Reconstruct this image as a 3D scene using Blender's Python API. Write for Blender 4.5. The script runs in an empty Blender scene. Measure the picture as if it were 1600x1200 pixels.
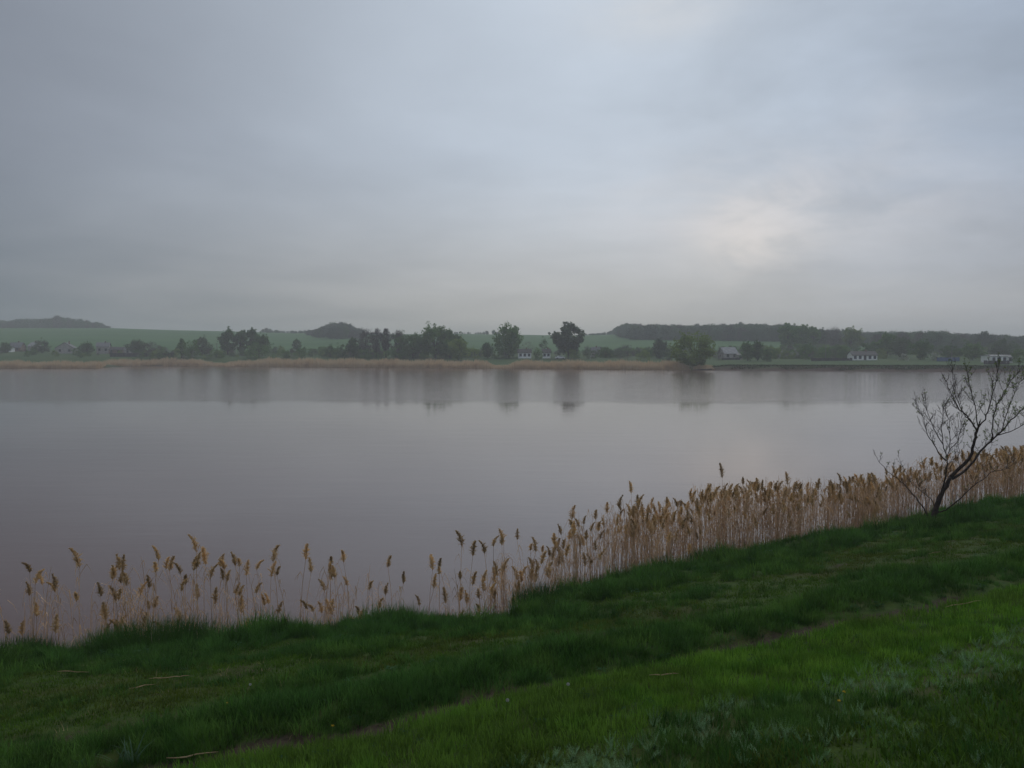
import bpy, math, random
import numpy as np
from mathutils import Vector, Matrix, noise as mnoise

R = random.Random(7)
NR = np.random.RandomState(11)
sc = bpy.context.scene
COL = sc.collection
rad = math.radians

# ------------------------------------------------------------------ camera
EYE = 6.0
F = 1360.0                     # focal length in pixels of the 1600 px wide photograph
PITCH = math.atan(49 / F)
cd = bpy.data.cameras.new('camera')
cam = bpy.data.objects.new('camera', cd)
COL.objects.link(cam)
cd.sensor_width = 36.0
cd.lens = 36.0 * F / 1600
cd.clip_start = 0.1
cd.clip_end = 6000
cam.location = (0, 0, EYE)
cam.rotation_euler = (math.pi / 2 - PITCH, 0, 0)
sc.camera = cam

# ------------------------------------------------------------------ world (overcast sky)
SUN_EL, SUN_AZ = 45.0, 16.0     # azimuth to the right of straight ahead (+Y)
w = bpy.data.worlds.new('World')
sc.world = w
w.use_nodes = True
nt = w.node_tree
nt.nodes.clear()


def N(nt, typ, **kw):
    n = nt.nodes.new(typ)
    for k, v in kw.items():
        if k.startswith('i_'):
            n.inputs[k[2:].replace('_', ' ')].default_value = v
        else:
            setattr(n, k, v)
    return n


def math_n(nt, op, a, b=None, c=None, clamp=False):
    n = nt.nodes.new('ShaderNodeMath')
    n.operation = op
    n.use_clamp = clamp
    for i, v in enumerate((a, b, c)):
        if v is None:
            continue
        if isinstance(v, (int, float)):
            n.inputs[i].default_value = v
        else:
            nt.links.new(v, n.inputs[i])
    return n.outputs[0]


def mix_c(nt, fac, a, b, blend='MIX'):
    n = nt.nodes.new('ShaderNodeMix')
    n.data_type = 'RGBA'
    n.blend_type = blend
    for s, v in ((0, fac), (6, a), (7, b)):
        if isinstance(v, (int, float)):
            n.inputs[s].default_value = v
        elif isinstance(v, tuple):
            n.inputs[s].default_value = (*v, 1)
        else:
            nt.links.new(v, n.inputs[s])
    return n.outputs[2]


def smooth(nt, v, lo, hi, a=0.0, b=1.0):
    n = nt.nodes.new('ShaderNodeMapRange')
    n.interpolation_type = 'SMOOTHSTEP'
    n.inputs[1].default_value = lo
    n.inputs[2].default_value = hi
    n.inputs[3].default_value = a
    n.inputs[4].default_value = b
    nt.links.new(v, n.inputs[0])
    return n.outputs[0]


def noise_n(nt, vec, scale, detail=4, rough=0.5, dist=0.0):
    n = nt.nodes.new('ShaderNodeTexNoise')
    n.inputs['Scale'].default_value = scale
    n.inputs['Detail'].default_value = detail
    n.inputs['Roughness'].default_value = rough
    n.inputs['Distortion'].default_value = dist
    if vec is not None:
        nt.links.new(vec, n.inputs['Vector'])
    return n.outputs[0]


def srgb(r, g, b):
    f = lambda c: ((c / 255 + .055) / 1.055) ** 2.4 if c > 10.3 else c / 255 / 12.92
    return (f(r), f(g), f(b))


tc = N(nt, 'ShaderNodeTexCoord')
sx = N(nt, 'ShaderNodeSeparateXYZ')
nt.links.new(tc.outputs['Generated'], sx.inputs[0])
X, Y, Z = sx.outputs
az = math_n(nt, 'ARCTAN2', X, Y)              # 0 straight ahead, + to the right
el = math_n(nt, 'ARCSINE', Z)
# cloud sheet coordinates: direction flattened on to a high layer
zz = math_n(nt, 'ADD', math_n(nt, 'ABSOLUTE', Z), 0.12)
cx = N(nt, 'ShaderNodeCombineXYZ')
nt.links.new(math_n(nt, 'DIVIDE', X, zz), cx.inputs[0])
nt.links.new(math_n(nt, 'DIVIDE', Y, zz), cx.inputs[1])
cl1 = noise_n(nt, cx.outputs[0], 0.75, 5, 0.5, 0.3)
cl2 = noise_n(nt, cx.outputs[0], 2.6, 5, 0.55, 0.2)
edge = math_n(nt, 'ADD', az, math_n(nt, 'MULTIPLY', math_n(nt, 'SUBTRACT', cl1, 0.5), 0.35))
behind = smooth(nt, math_n(nt, 'MULTIPLY', az, -1.0), 1.5, 2.6)        # the dark cloud ends again well outside the frame
right = math_n(nt, 'MAXIMUM', smooth(nt, edge, -0.70, 0.16), behind)
low = smooth(nt, el, 0.0, 0.24, 1, 0)
c_left = mix_c(nt, low, srgb(130, 137, 149), srgb(94, 108, 119))
c_right = mix_c(nt, low, srgb(199, 210, 223), srgb(197, 195, 190))
base = mix_c(nt, right, c_left, c_right)
base = mix_c(nt, math_n(nt, 'MAXIMUM', smooth(nt, edge, 0.08, 0.62, 0, 0.75), math_n(nt, 'MULTIPLY', behind, 0.75)), base, mix_c(nt, low, srgb(146, 160, 180), srgb(164, 168, 176)))
# soft mottling, stronger in the thinner cloud at right
mot = math_n(nt, 'ADD', math_n(nt, 'MULTIPLY', math_n(nt, 'SUBTRACT', cl1, 0.5), 0.55),
             math_n(nt, 'MULTIPLY', math_n(nt, 'SUBTRACT', cl2, 0.5), 0.35))
mot = math_n(nt, 'MULTIPLY', mot, math_n(nt, 'MAXIMUM', smooth(nt, edge, -0.35, 0.4, 0.08, 0.8), behind))
mot = math_n(nt, 'MULTIPLY', mot, smooth(nt, el, 0.0, 0.14, 0.25, 1.0))
mulv = math_n(nt, 'ADD', mot, 1.0)
vm = N(nt, 'ShaderNodeVectorMath', operation='SCALE')
nt.links.new(base, vm.inputs[0])
nt.links.new(mulv, vm.inputs['Scale'])
base = vm.outputs[0]


def blob(az0, el0, sa, se, wob):
    da = math_n(nt, 'DIVIDE', math_n(nt, 'SUBTRACT', az, az0), sa)
    de = math_n(nt, 'DIVIDE', math_n(nt, 'SUBTRACT', el, el0), se)
    r2 = math_n(nt, 'ADD', math_n(nt, 'MULTIPLY', da, da), math_n(nt, 'MULTIPLY', de, de))
    g = math_n(nt, 'EXPONENT', math_n(nt, 'MULTIPLY', r2, -1.0))
    f = smooth(nt, wob, 0.34, 0.62, 0.30, 1.0)
    return math_n(nt, 'MULTIPLY', g, f)


mpd = N(nt, 'ShaderNodeMapping')
mpd.inputs['Scale'].default_value = (1.0, 1.0, 2.4)
mpd.inputs['Location'].default_value = (0.3, 1.7, 0.2)
nt.links.new(tc.outputs['Generated'], mpd.inputs[0])
dn = noise_n(nt, mpd.outputs[0], 7.0, 6, 0.6, 0.4)
mps = N(nt, 'ShaderNodeMapping')
mps.inputs['Scale'].default_value = (1.0, 1.0, 2.6)
nt.links.new(tc.outputs['Generated'], mps.inputs[0])
lay = noise_n(nt, mps.outputs[0], 3.2, 6, 0.58, 0.5)
lay = math_n(nt, 'MULTIPLY', math_n(nt, 'SUBTRACT', lay, 0.5), math_n(nt, 'MAXIMUM', smooth(nt, edge, -0.15, 0.45, 0.05, 0.6), math_n(nt, 'MULTIPLY', behind, 0.8)))
vm = N(nt, 'ShaderNodeVectorMath', operation='SCALE')
nt.links.new(base, vm.inputs[0])
nt.links.new(math_n(nt, 'ADD', lay, 1.0), vm.inputs['Scale'])
base = vm.outputs[0]
b1 = blob(0.262, 0.132, 0.060, 0.042, dn)
b2 = blob(0.29, 0.155, 0.19, 0.06, dn)
b3 = blob(0.40, 0.242, 0.05, 0.03, dn)
b4 = blob(0.16, 0.365, 0.09, 0.03, dn)
base = mix_c(nt, math_n(nt, 'MULTIPLY', b1, 0.85), base, srgb(252, 240, 226))
base = mix_c(nt, math_n(nt, 'MULTIPLY', b2, 0.75), base, srgb(222, 222, 226))
base = mix_c(nt, math_n(nt, 'MULTIPLY', b3, 0.6), base, srgb(208, 213, 222))
base = mix_c(nt, math_n(nt, 'MULTIPLY', b4, 0.6), base, srgb(220, 222, 224))
sky = N(nt, 'ShaderNodeTexSky', sky_type='NISHITA', sun_disc=False)
sky.sun_elevation = rad(SUN_EL)
sky.sun_rotation = rad(SUN_AZ)
bg_sky = N(nt, 'ShaderNodeBackground')
bg_sky.inputs['Strength'].default_value = 0.05
nt.links.new(sky.outputs[0], bg_sky.inputs[0])
bg_cl = N(nt, 'ShaderNodeBackground')
bg_cl.inputs['Strength'].default_value = 1.0
nt.links.new(base, bg_cl.inputs[0])
ms = N(nt, 'ShaderNodeMixShader')
ms.inputs[0].default_value = 0.95            # share of the sky covered by cloud
nt.links.new(bg_sky.outputs[0], ms.inputs[1])
nt.links.new(bg_cl.outputs[0], ms.inputs[2])
wo = N(nt, 'ShaderNodeOutputWorld')
nt.links.new(ms.outputs[0], wo.inputs[0])

# ------------------------------------------------------------------ sun behind the cloud
sl = bpy.data.lights.new('sun', 'SUN')
sl.energy = 1.1
sl.angle = rad(30)
sl.color = (1.0, 0.95, 0.88)
so = bpy.data.objects.new('sun', sl)
COL.objects.link(so)
sd = Vector((math.sin(rad(SUN_AZ)) * math.cos(rad(SUN_EL)), math.cos(rad(SUN_AZ)) * math.cos(rad(SUN_EL)), math.sin(rad(SUN_EL))))
so.rotation_euler = sd.to_track_quat('Z', 'Y').to_euler()

sc.view_settings.view_transform = 'Standard'
sc.view_settings.look = 'None'
sc.view_settings.exposure = 0.0
sc.view_settings.gamma = 1.0
sc.view_settings.use_curve_mapping = False
sc.cycles.use_denoising = True
sc.cycles.max_bounces = 6
sc.cycles.diffuse_bounces = 3
sc.cycles.glossy_bounces = 3
sc.cycles.volume_bounces = 1

# ------------------------------------------------------------------ helpers
_cp, _sp = math.cos(PITCH), math.sin(PITCH)


def at(px, py, D):
    """point at depth D (metres along +Y) that the photograph shows at px, py"""
    u, v = (px - 800) / F, (600 - py) / F
    dy = _cp + v * _sp
    dz = -_sp + v * _cp
    k = D / dy
    return Vector((u * k, D, EYE + dz * k))


def px_of(x, y, z=0.0):
    return 800 + F * x / max(1e-6, (y * _cp - (z - EYE) * _sp))


def link(o, parent=None):
    COL.objects.link(o)
    if parent is not None:
        o.parent = parent
    return o


def tag(o, label=None, cat=None, group=None, kind=None):
    if label: o['label'] = label
    if cat: o['category'] = cat
    if group: o['group'] = group
    if kind: o['kind'] = kind
    return o


def empty(name, loc=(0, 0, 0), rz=0.0):
    o = bpy.data.objects.new(name, None)
    o.empty_display_size = 0.3
    o.location = loc
    o.rotation_euler = (0, 0, rz)
    return link(o)


class MB:
    def __init__(s):
        s.v = []
        s.f = []

    def quad(s, a, b, c, d):
        n = len(s.v)
        s.v += [tuple(a), tuple(b), tuple(c), tuple(d)]
        s.f.append((n, n + 1, n + 2, n + 3))

    def tri(s, a, b, c):
        n = len(s.v)
        s.v += [tuple(a), tuple(b), tuple(c)]
        s.f.append((n, n + 1, n + 2))

    def box(s, x0, x1, y0, y1, z0, z1):
        n = len(s.v)
        for z in (z0, z1):
            s.v += [(x0, y0, z), (x1, y0, z), (x1, y1, z), (x0, y1, z)]
        s.f += [(n, n + 3, n + 2, n + 1), (n + 4, n + 5, n + 6, n + 7)]
        for i in range(4):
            j = (i + 1) % 4
            s.f.append((n + i, n + j, n + 4 + j, n + 4 + i))

    def tube(s, pts, rads, sides=6, cap=True):
        pts = [Vector(p) for p in pts]
        n0 = len(s.v)
        ref = Vector((0.31, 0.95, 0.05))
        for i, p in enumerate(pts):
            d = (pts[min(i + 1, len(pts) - 1)] - pts[max(i - 1, 0)])
            if d.length < 1e-9: d = Vector((0, 0, 1))
            d.normalize()
            if abs(d.dot(ref)) > 0.95: ref = Vector((1, 0, 0.1))
            a = d.cross(ref).normalized()
            b = d.cross(a).normalized()
            for k in range(sides):
                t = 2 * math.pi * k / sides
                s.v.append(tuple(p + (a * math.cos(t) + b * math.sin(t)) * rads[i]))
        for i in range(len(pts) - 1):
            for k in range(sides):
                k2 = (k + 1) % sides
                s.f.append((n0 + i * sides + k, n0 + i * sides + k2, n0 + (i + 1) * sides + k2, n0 + (i + 1) * sides + k))
        if cap:
            s.f.append(tuple(n0 + (len(pts) - 1) * sides + k for k in range(sides)))
            s.f.append(tuple(n0 + k for k in reversed(range(sides))))

    def mesh(s, name, mat=None, smooth=False):
        me = bpy.data.meshes.new(name)
        me.from_pydata(s.v, [], s.f)
        if mat: me.materials.append(mat)
        if smooth:
            me.polygons.foreach_set('use_smooth', [True] * len(me.polygons))
        me.update()
        return me

    def build(s, name, mat, parent=None, smooth=False):
        return link(bpy.data.objects.new(name, s.mesh(name, mat, smooth)), parent)


# ------------------------------------------------------------------ materials
def new_mat(name):
    m = bpy.data.materials.new(name)
    m.use_nodes = True
    t = m.node_tree
    t.nodes.clear()
    out = t.nodes.new('ShaderNodeOutputMaterial')
    bs = t.nodes.new('ShaderNodeBsdfPrincipled')
    t.links.new(bs.outputs[0], out.inputs[0])
    return m, t, bs, out


def mat_mottled(name, c1, c2, scale=1.0, rough=0.9, spec=0.2, detail=3, rand=0.0, c3=None, coord='Position', lo=.35, hi=.65):
    m, t, bs, out = new_mat(name)
    if coord == 'Position':
        g = t.nodes.new('ShaderNodeNewGeometry').outputs['Position']
    else:
        g = t.nodes.new('ShaderNodeTexCoord').outputs['Object']
    f = smooth(t, noise_n(t, g, scale, detail, 0.6), lo, hi)
    c = mix_c(t, f, c1, c2)
    if c3:
        f2 = smooth(t, noise_n(t, g, scale * 0.23, 2, 0.5), 0.42, 0.62)
        c = mix_c(t, f2, c, c3)
    if rand:
        oi = t.nodes.new('ShaderNodeObjectInfo')
        k = math_n(t, 'ADD', math_n(t, 'MULTIPLY', oi.outputs['Random'], rand), 1 - rand / 2)
        v = N(t, 'ShaderNodeVectorMath', operation='SCALE')
        t.links.new(c, v.inputs[0])
        t.links.new(k, v.inputs['Scale'])
        c = v.outputs[0]
    t.links.new(c, bs.inputs['Base Color'])
    bs.inputs['Roughness'].default_value = rough
    bs.inputs['Specular IOR Level'].default_value = spec
    return m


def mat_leafy(name, c1, c2, scale=1.0, trans=0.3, rand=0.35, c3=None, lo=.35, hi=.65):
    m = mat_mottled(name, c1, c2, scale, 0.8, 0.06, 3, rand, c3, lo=lo, hi=hi)
    t = m.node_tree
    bs = [n for n in t.nodes if n.type == 'BSDF_PRINCIPLED'][0]
    out = [n for n in t.nodes if n.type == 'OUTPUT_MATERIAL'][0]
    tr = t.nodes.new('ShaderNodeBsdfTranslucent')
    t.links.new(bs.inputs['Base Color'].links[0].from_socket, tr.inputs[0])
    mx = t.nodes.new('ShaderNodeMixShader')
    mx.inputs[0].default_value = trans
    t.links.new(bs.outputs[0], mx.inputs[1])
    t.links.new(tr.outputs[0], mx.inputs[2])
    t.links.new(mx.outputs[0], out.inputs[0])
    return m


M = {}
M['grass_bright'] = mat_leafy('fresh_grass', (0.070, 0.172, 0.016), (0.125, 0.240, 0.028), 2.3, 0.35, 0.9, (0.090, 0.165, 0.022))
M['grass_dark'] = mat_leafy('rough_grass', (0.032, 0.088, 0.014), (0.082, 0.162, 0.028), 1.9, 0.3, 1.0, (0.048, 0.118, 0.022))
M['grass_olive'] = mat_leafy('olive_grass', (0.040, 0.090, 0.008), (0.066, 0.124, 0.012), 1.6, 0.3, 0.9, (0.066, 0.092, 0.012))
M['wormwood'] = mat_leafy('wormwood', (0.15, 0.26, 0.13), (0.09, 0.18, 0.07), 3.0, 0.2, 0.5)
M['weed'] = mat_leafy('weed_leaf', (0.055, 0.12, 0.05), (0.035, 0.09, 0.03), 3.0, 0.3, 0.5)
M['straw'] = mat_leafy('dry_straw', (0.40, 0.30, 0.17), (0.26, 0.18, 0.10), 5.0, 0.2, 0.4)
M['reed_stem'] = mat_leafy('dry_reed', (0.66, 0.46, 0.29), (0.48, 0.31, 0.18), 3.0, 0.15, 0.6)
M['reed_leaf'] = mat_leafy('dry_reed_leaf', (0.62, 0.43, 0.26), (0.42, 0.27, 0.15), 3.0, 0.25, 0.6)
M['plume'] = mat_leafy('reed_plume', (0.62, 0.43, 0.21), (0.38, 0.25, 0.115), 9.0, 0.35, 0.7)
M['bark'] = mat_mottled('bark', (0.055, 0.042, 0.034), (0.028, 0.021, 0.018), 9.0, 0.95, 0.1)
M['bark_near'] = mat_mottled('fruit_tree_bark', (0.060, 0.040, 0.032), (0.025, 0.018, 0.016), 14.0, 0.9, 0.2)
M['bud'] = mat_leafy('young_leaf', (0.13, 0.19, 0.05), (0.19, 0.24, 0.08), 20.0, 0.4, 0.4)
M['far_green'] = mat_leafy('foliage_green', (0.068, 0.155, 0.036), (0.125, 0.225, 0.056), 0.35, 0.4, 0.25)
M['far_dark'] = mat_leafy('foliage_dark', (0.055, 0.120, 0.040), (0.098, 0.175, 0.056), 0.4, 0.4, 0.25)
M['far_olive'] = mat_leafy('foliage_olive', (0.125, 0.200, 0.045), (0.190, 0.260, 0.065), 0.4, 0.45, 0.25)
M['far_brown'] = mat_leafy('twigs_bare', (0.085, 0.078, 0.072), (0.125, 0.108, 0.098), 0.4, 0.2, 0.25)
M['far_grey'] = mat_leafy('foliage_grey', (0.085, 0.130, 0.068), (0.135, 0.185, 0.100), 0.4, 0.4, 0.3)
M['wood_far'] = mat_leafy('distant_wood', (0.095, 0.120, 0.095), (0.155, 0.180, 0.145), 0.03, 0.35, 0.5, (0.085, 0.140, 0.075))
M['blossom'] = mat_leafy('blossom', (0.20, 0.24, 0.17), (0.42, 0.43, 0.36), 0.8, 0.2, 0.2)
M['white_wall'] = mat_mottled('whitewashed_wall', (0.86, 0.85, 0.82), (0.74, 0.73, 0.70), 1.2, 0.9)
M['grey_wall'] = mat_mottled('grey_plaster', (0.38, 0.36, 0.33), (0.28, 0.265, 0.245), 1.2, 0.9)
M['brown_wall'] = mat_mottled('clay_brick_wall', (0.24, 0.16, 0.125), (0.17, 0.12, 0.10), 1.5, 0.9)
M['slate_roof'] = mat_mottled('grey_slate_roof', (0.17, 0.17, 0.175), (0.11, 0.11, 0.115), 1.3, 0.8)
M['dark_roof'] = mat_mottled('dark_roof', (0.055, 0.052, 0.055), (0.085, 0.08, 0.078), 1.3, 0.8)
M['pale_roof'] = mat_mottled('pale_roof', (0.30, 0.30, 0.30), (0.21, 0.21, 0.21), 1.0, 0.7)
M['glass'] = mat_mottled('window_glass', (0.02, 0.022, 0.026), (0.03, 0.034, 0.04), 1.0, 0.15, 0.5)
M['dark_wood'] = mat_mottled('dark_fence_wood', (0.035, 0.033, 0.036), (0.06, 0.055, 0.055), 2.0, 0.9)
M['blue_paint'] = mat_mottled('blue_paint', (0.045, 0.085, 0.20), (0.07, 0.11, 0.21), 1.5, 0.6)
M['car_paint'] = mat_mottled('white_car_paint', (0.6, 0.6, 0.6), (0.55, 0.55, 0.55), 1.0, 0.3, 0.5)
M['rubber'] = mat_mottled('rubber', (0.02, 0.02, 0.02), (0.03, 0.03, 0.03), 1.0, 0.9)
M['pole'] = mat_mottled('grey_pole', (0.2, 0.19, 0.18), (0.14, 0.13, 0.12), 2.0, 0.9)
M['petal_yellow'] = mat_mottled('yellow_petal', (0.55, 0.38, 0.03), (0.45, 0.33, 0.03), 30, 0.8)
M['seed_white'] = mat_mottled('seed_head', (0.5, 0.5, 0.46), (0.4, 0.4, 0.36), 30, 0.9)

# ------------------------------------------------------------------ terrain
NV = (-0.49, 0.87)             # towards the water; q = distance from the camera in this direction
UV = (0.871, 0.491)            # along the shore
_shp = np.array([-700, -250, 0, 150, 300, 400, 560, 700, 800, 835, 880, 980, 1080, 1200, 1300, 1400, 1500, 1600, 1800, 2100])
_shy = np.array([1100, 1035, 1010, 1004, 990, 976, 958, 960, 956, 944, 914, 896, 882, 856, 842, 827, 800, 785, 765, 735])
_shy = _shy - np.interp(_shp, [0, 400, 1000, 1400, 1600], [8, 3, 12, 20, 16])
_ey = 5.2 * F / (_shy - (600 - F * math.tan(PITCH)))
_ex = (_shp - 800) / F * _ey
_u = _ex * UV[0] + _ey * UV[1]
_q = _ex * NV[0] + _ey * NV[1]
_o = np.argsort(_u); _u = _u[_o]; _q = _q[_o]
print('SHORE q', np.round(_u, 1), np.round(_q, 1))
QEX = np.linspace(-60, 120, 1200)
_qe = np.interp(QEX, _u, _q)
_k = np.hanning(9); _k /= _k.sum()
QEV = np.convolve(np.pad(_qe, 4, mode='edge'), _k, mode='valid')


def q_edge(u):
    return np.interp(u, QEX, QEV) + 0.18 * np.sin(u * 2.1) + 0.1 * np.sin(u * 4.7 + 1)


_rpx = np.array([-900, -200, 0, 170, 350, 480, 530, 570, 700, 900, 960, 1000, 1200, 1260, 1400, 1600, 1900, 2600])
_ry = np.array([515, 513, 513, 512.5, 518, 521, 515, 522, 522, 524, 523, 517, 517, 520, 531, 536, 538, 540])
_spx = np.array([-900, 0, 150, 175, 250, 520, 770, 1000, 1230, 1400, 1600, 2600])
_sy = np.array([575, 575.6, 575.6, 572.6, 571.8, 573.8, 575.8, 577.6, 579.0, 579.8, 580.5, 583])
HOR = 600 - F * math.tan(PITCH)


def shore_D(px):
    return EYE * F / (np.interp(px, _spx, _sy) - HOR)


def ridge_z(px):
    return EYE + (HOR - np.interp(px, _rpx, _ry)) / F * 900


def vnoise(x, y, s, seed=0.0):
    """cheap smooth noise for arrays (sum of rotated sines)"""
    x = np.asarray(x) / s; y = np.asarray(y) / s
    return (np.sin(x * 1.7 + 1.3 * np.sin(y * 1.1 + seed) + seed) + np.sin(y * 1.9 + 1.1 * np.sin(x * 1.3 - seed)) +
            0.6 * np.sin(2.7 * x - 2.1 * y + seed * 3) + 0.5 * np.sin(3.9 * x + 3.3 * y + seed * 5)) / 3.1


def near_z(x, y):
    q = NV[0] * x + NV[1] * y
    u = UV[0] * x + UV[1] * y
    qe = q_edge(u)
    inl = np.maximum(qe - q, 0)
    slope = 0.48 + 0.195 * (18.6 - np.minimum(q, qe)) * np.clip(inl / 1.0, 0, 1) + 0
    slope = 0.45 + 0.195 * (qe - q) + (18.6 - qe) * 0.195 * np.clip(inl / 8, 0, 1)
    top = 4.3 + 0.02 * q
    z = np.where(q < 1.5, np.minimum(slope, 4.28 + 0 * q), slope)
    z = np.minimum(z, 4.25)
    z = z + 0.05 * vnoise(x, y, 1.7, 1) * np.clip(inl, 0, 1) + 0.025 * vnoise(x, y, 0.6, 2)
    z += 0.10 * np.exp(-((inl - 1.2) / 0.9) ** 2)                       # low lip along the shore
    z -= 0.09 * np.exp(-((q - track1(u)) / 0.28) ** 2)                  # wheel ruts
    z -= 0.06 * np.exp(-((q - 9.4) / 0.32) ** 2)
    z += 0.07 * np.exp(-((q - 8.4) / 0.5) ** 2)
    out = q - qe
    zout = 0.45 - 0.55 * np.clip(out / 0.8, 0, 1) - 0.5 * np.clip((out - 0.8) / 4, 0, 1) - 0.9 * np.clip((out - 5) / 20, 0, 1)
    return np.where(out > 0, zout, z)


def track1(u):
    return 7.45 - 0.045 * np.clip(u - 6, 0, 20)


def far_z(x, y):
    y = np.maximum(y, 60.0)
    px = 800 + F * x / y
    Ds = shore_D(px)
    r = np.clip((px - 1080) / 60, 0, 1)                               # cut earth bank on the right
    zr = ridge_z(px)
    d = y - Ds
    bank = np.where(d < 0, -1.2 * np.clip(-d / 12, 0, 1), 0.0)
    b_right = np.clip(d / 3.0, 0, 1) * 1.55
    b_left = np.clip(d / 16.0, 0, 1) * 0.7
    zb = b_left * (1 - r) + b_right * r
    z400 = 3.9 + 0.02 * (px - 800) / 100
    f1 = np.clip(d / np.maximum(400 - Ds, 20), 0, 1)
    z = bank + np.where(d > 0, zb + (z400 - zb) * f1 ** 1.2 * (d > 0), 0)
    f2 = np.clip((y - 400) / 500, 0, 1)
    z = np.where(y > 400, z400 + (zr - z400) * (0.55 * f2 + 0.45 * f2 ** 2 * (3 - 2 * f2)), z)
    z = np.where(y > 900, zr + 1.5 * np.clip((y - 900) / 90, 0, 1) - (zr - 2) * np.clip((y - 1010) / 600, 0, 1), z)
    z = z + 0.35 * vnoise(x, y, 55, 4) * np.clip(d / 60, 0, 1)
    return z


def ground_z(x, y):
    x = np.asarray(x, dtype=float); y = np.asarray(y, dtype=float)
    wgt = np.clip((y - 90) / 60, 0, 1)
    return near_z(x, y) * (1 - wgt) + far_z(x, y) * wgt


def gz(x, y):
    return float(ground_z(np.array([x]), np.array([y]))[0])


def on_ground(px, py, lo=250.0, hi=1000.0):
    """depth at which the ground first meets the sight line through px, py"""
    D = np.arange(lo, hi, 1.0 if lo > 100 else 0.05)
    u, v = (px - 800) / F, (600 - py) / F
    dy = _cp + v * _sp; dz = -_sp + v * _cp
    zz_ = EYE + dz * D / dy
    g = ground_z(u * D / dy, D)
    k = np.nonzero(g >= zz_)[0]
    return float(D[k[0]]) if len(k) else hi


def axis(segs):
    out = []
    for a, b, st in segs:
        n = max(1, int(round((b - a) / st)))
        out += list(np.linspace(a, b, n, endpoint=False))
    out.append(segs[-1][1])
    return np.array(out)


xs = axis([(-1500, -700, 80), (-700, -60, 16), (-60, -16, 2), (-16, 26, 0.14), (26, 60, 1), (60, 700, 16), (700, 1500, 80)])
ys = axis([(-400, -30, 40), (-30, 2, 2), (2, 38, 0.14), (38, 60, 1.5), (60, 260, 14), (260, 430, 2.5), (430, 1010, 12), (1010, 1700, 60)])
GX, GY = np.meshgrid(xs, ys)
GZ = ground_z(GX, GY)
nx, ny = len(xs), len(ys)
me = bpy.data.meshes.new('ground')
co = np.stack([GX, GY, GZ], -1).reshape(-1, 3).astype(np.float32)
idx = np.arange(nx * ny).reshape(ny, nx)
fc = np.stack([idx[:-1, :-1], idx[:-1, 1:], idx[1:, 1:], idx[1:, :-1]], -1).reshape(-1, 4)
me.vertices.add(len(co)); me.vertices.foreach_set('co', co.ravel())
me.loops.add(fc.size); me.loops.foreach_set('vertex_index', fc.ravel().astype(np.int32))
me.polygons.add(len(fc)); me.polygons.foreach_set('loop_start', np.arange(0, fc.size, 4, dtype=np.int32))
me.polygons.foreach_set('use_smooth', np.ones(len(fc), dtype=bool))
me.update(); me.validate()


def masks(x, y):
    q = NV[0] * x + NV[1] * y
    u = UV[0] * x + UV[1] * y
    qe = q_edge(u)
    n1 = vnoise(x, y, 0.8, 3)
    n2 = vnoise(u, q * 2.2, 1.6, 6)
    t1 = np.exp(-((q - track1(u) + 0.14 * n1) / 0.23) ** 2) * np.clip(0.7 + 0.9 * n2, 0.15, 1)
    t2 = np.exp(-((q - 9.4 + 0.1 * n1) / 0.36) ** 2) * np.clip(0.45 + 1.3 * n2, 0, 1)
    t3 = np.exp(-((q - 11.8 + 0.3 * n1) / 1.3) ** 2) * np.clip(n2 * 1.5 - 0.35, 0, 1) * 0.6
    bare = np.clip(t1 + t2 + t3, 0, 1) * (q > 0)
    return q, u, qe, bare


q_, u_, qe_, bare_ = masks(GX, GY)
px_ = 800 + F * GX / np.maximum(GY, 60)
Ds_ = shore_D(px_)
nearw = (GY < 90)
mud = np.where(nearw, np.clip((q_ - qe_ + 0.05) / 0.3, 0, 1), 0)
d_ = GY - Ds_
earth = np.where(~nearw, np.clip((3.6 - d_) / 1.2, 0, 1), 0)           # cut bank / lake bed on the far side
field = np.where(~nearw, np.clip((GY - 470) / 30, 0, 1), 0)
meadow = np.where(~nearw, 1.0, 0)
for nm, arr in (('bare', np.where(nearw, bare_, 0)), ('mud', np.maximum(mud, earth)), ('field', field), ('meadow', meadow)):
    a = me.attributes.new(nm, 'FLOAT', 'POINT')
    a.data.foreach_set('value', arr.ravel().astype(np.float32))
m, t, bs, out = new_mat('ground')


def attr(t, n):
    a = t.nodes.new('ShaderNodeAttribute'); a.attribute_name = n
    return a.outputs['Fac']


pos = t.nodes.new('ShaderNodeNewGeometry').outputs['Position']
nA = noise_n(t, pos, 6.0, 6, 0.65)
nB = noise_n(t, pos, 0.9, 4, 0.55)
moss = mix_c(t, smooth(t, nA, .35, .65), (0.020, 0.046, 0.005), (0.040, 0.072, 0.008))
moss = mix_c(t, smooth(t, nB, .45, .65), moss, (0.040, 0.050, 0.010))
dirt = mix_c(t, smooth(t, noise_n(t, pos, 14.0, 5, 0.7), .35, .65), (0.030, 0.023, 0.014), (0.058, 0.044, 0.028))
bmask = smooth(t, math_n(t, 'ADD', attr(t, 'bare'), math_n(t, 'MULTIPLY', math_n(t, 'SUBTRACT', nA, 0.5), 1.1)), 0.22, 0.5)
c = mix_c(t, bmask, moss, dirt)
mead = mix_c(t, smooth(t, noise_n(t, pos, 0.05, 5, 0.6), .4, .6), (0.030, 0.072, 0.018), (0.044, 0.080, 0.022))
mp = N(t, 'ShaderNodeMapping'); mp.inputs['Scale'].default_value = (0.006, 0.03, 0.0)
t.links.new(pos, mp.inputs[0])
fld = mix_c(t, smooth(t, noise_n(t, mp.outputs[0], 1.0, 5, 0.6), .35, .65), (0.026, 0.094, 0.022), (0.044, 0.122, 0.028))
c = mix_c(t, attr(t, 'meadow'), c, mead)
c = mix_c(t, attr(t, 'field'), c, fld)
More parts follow.
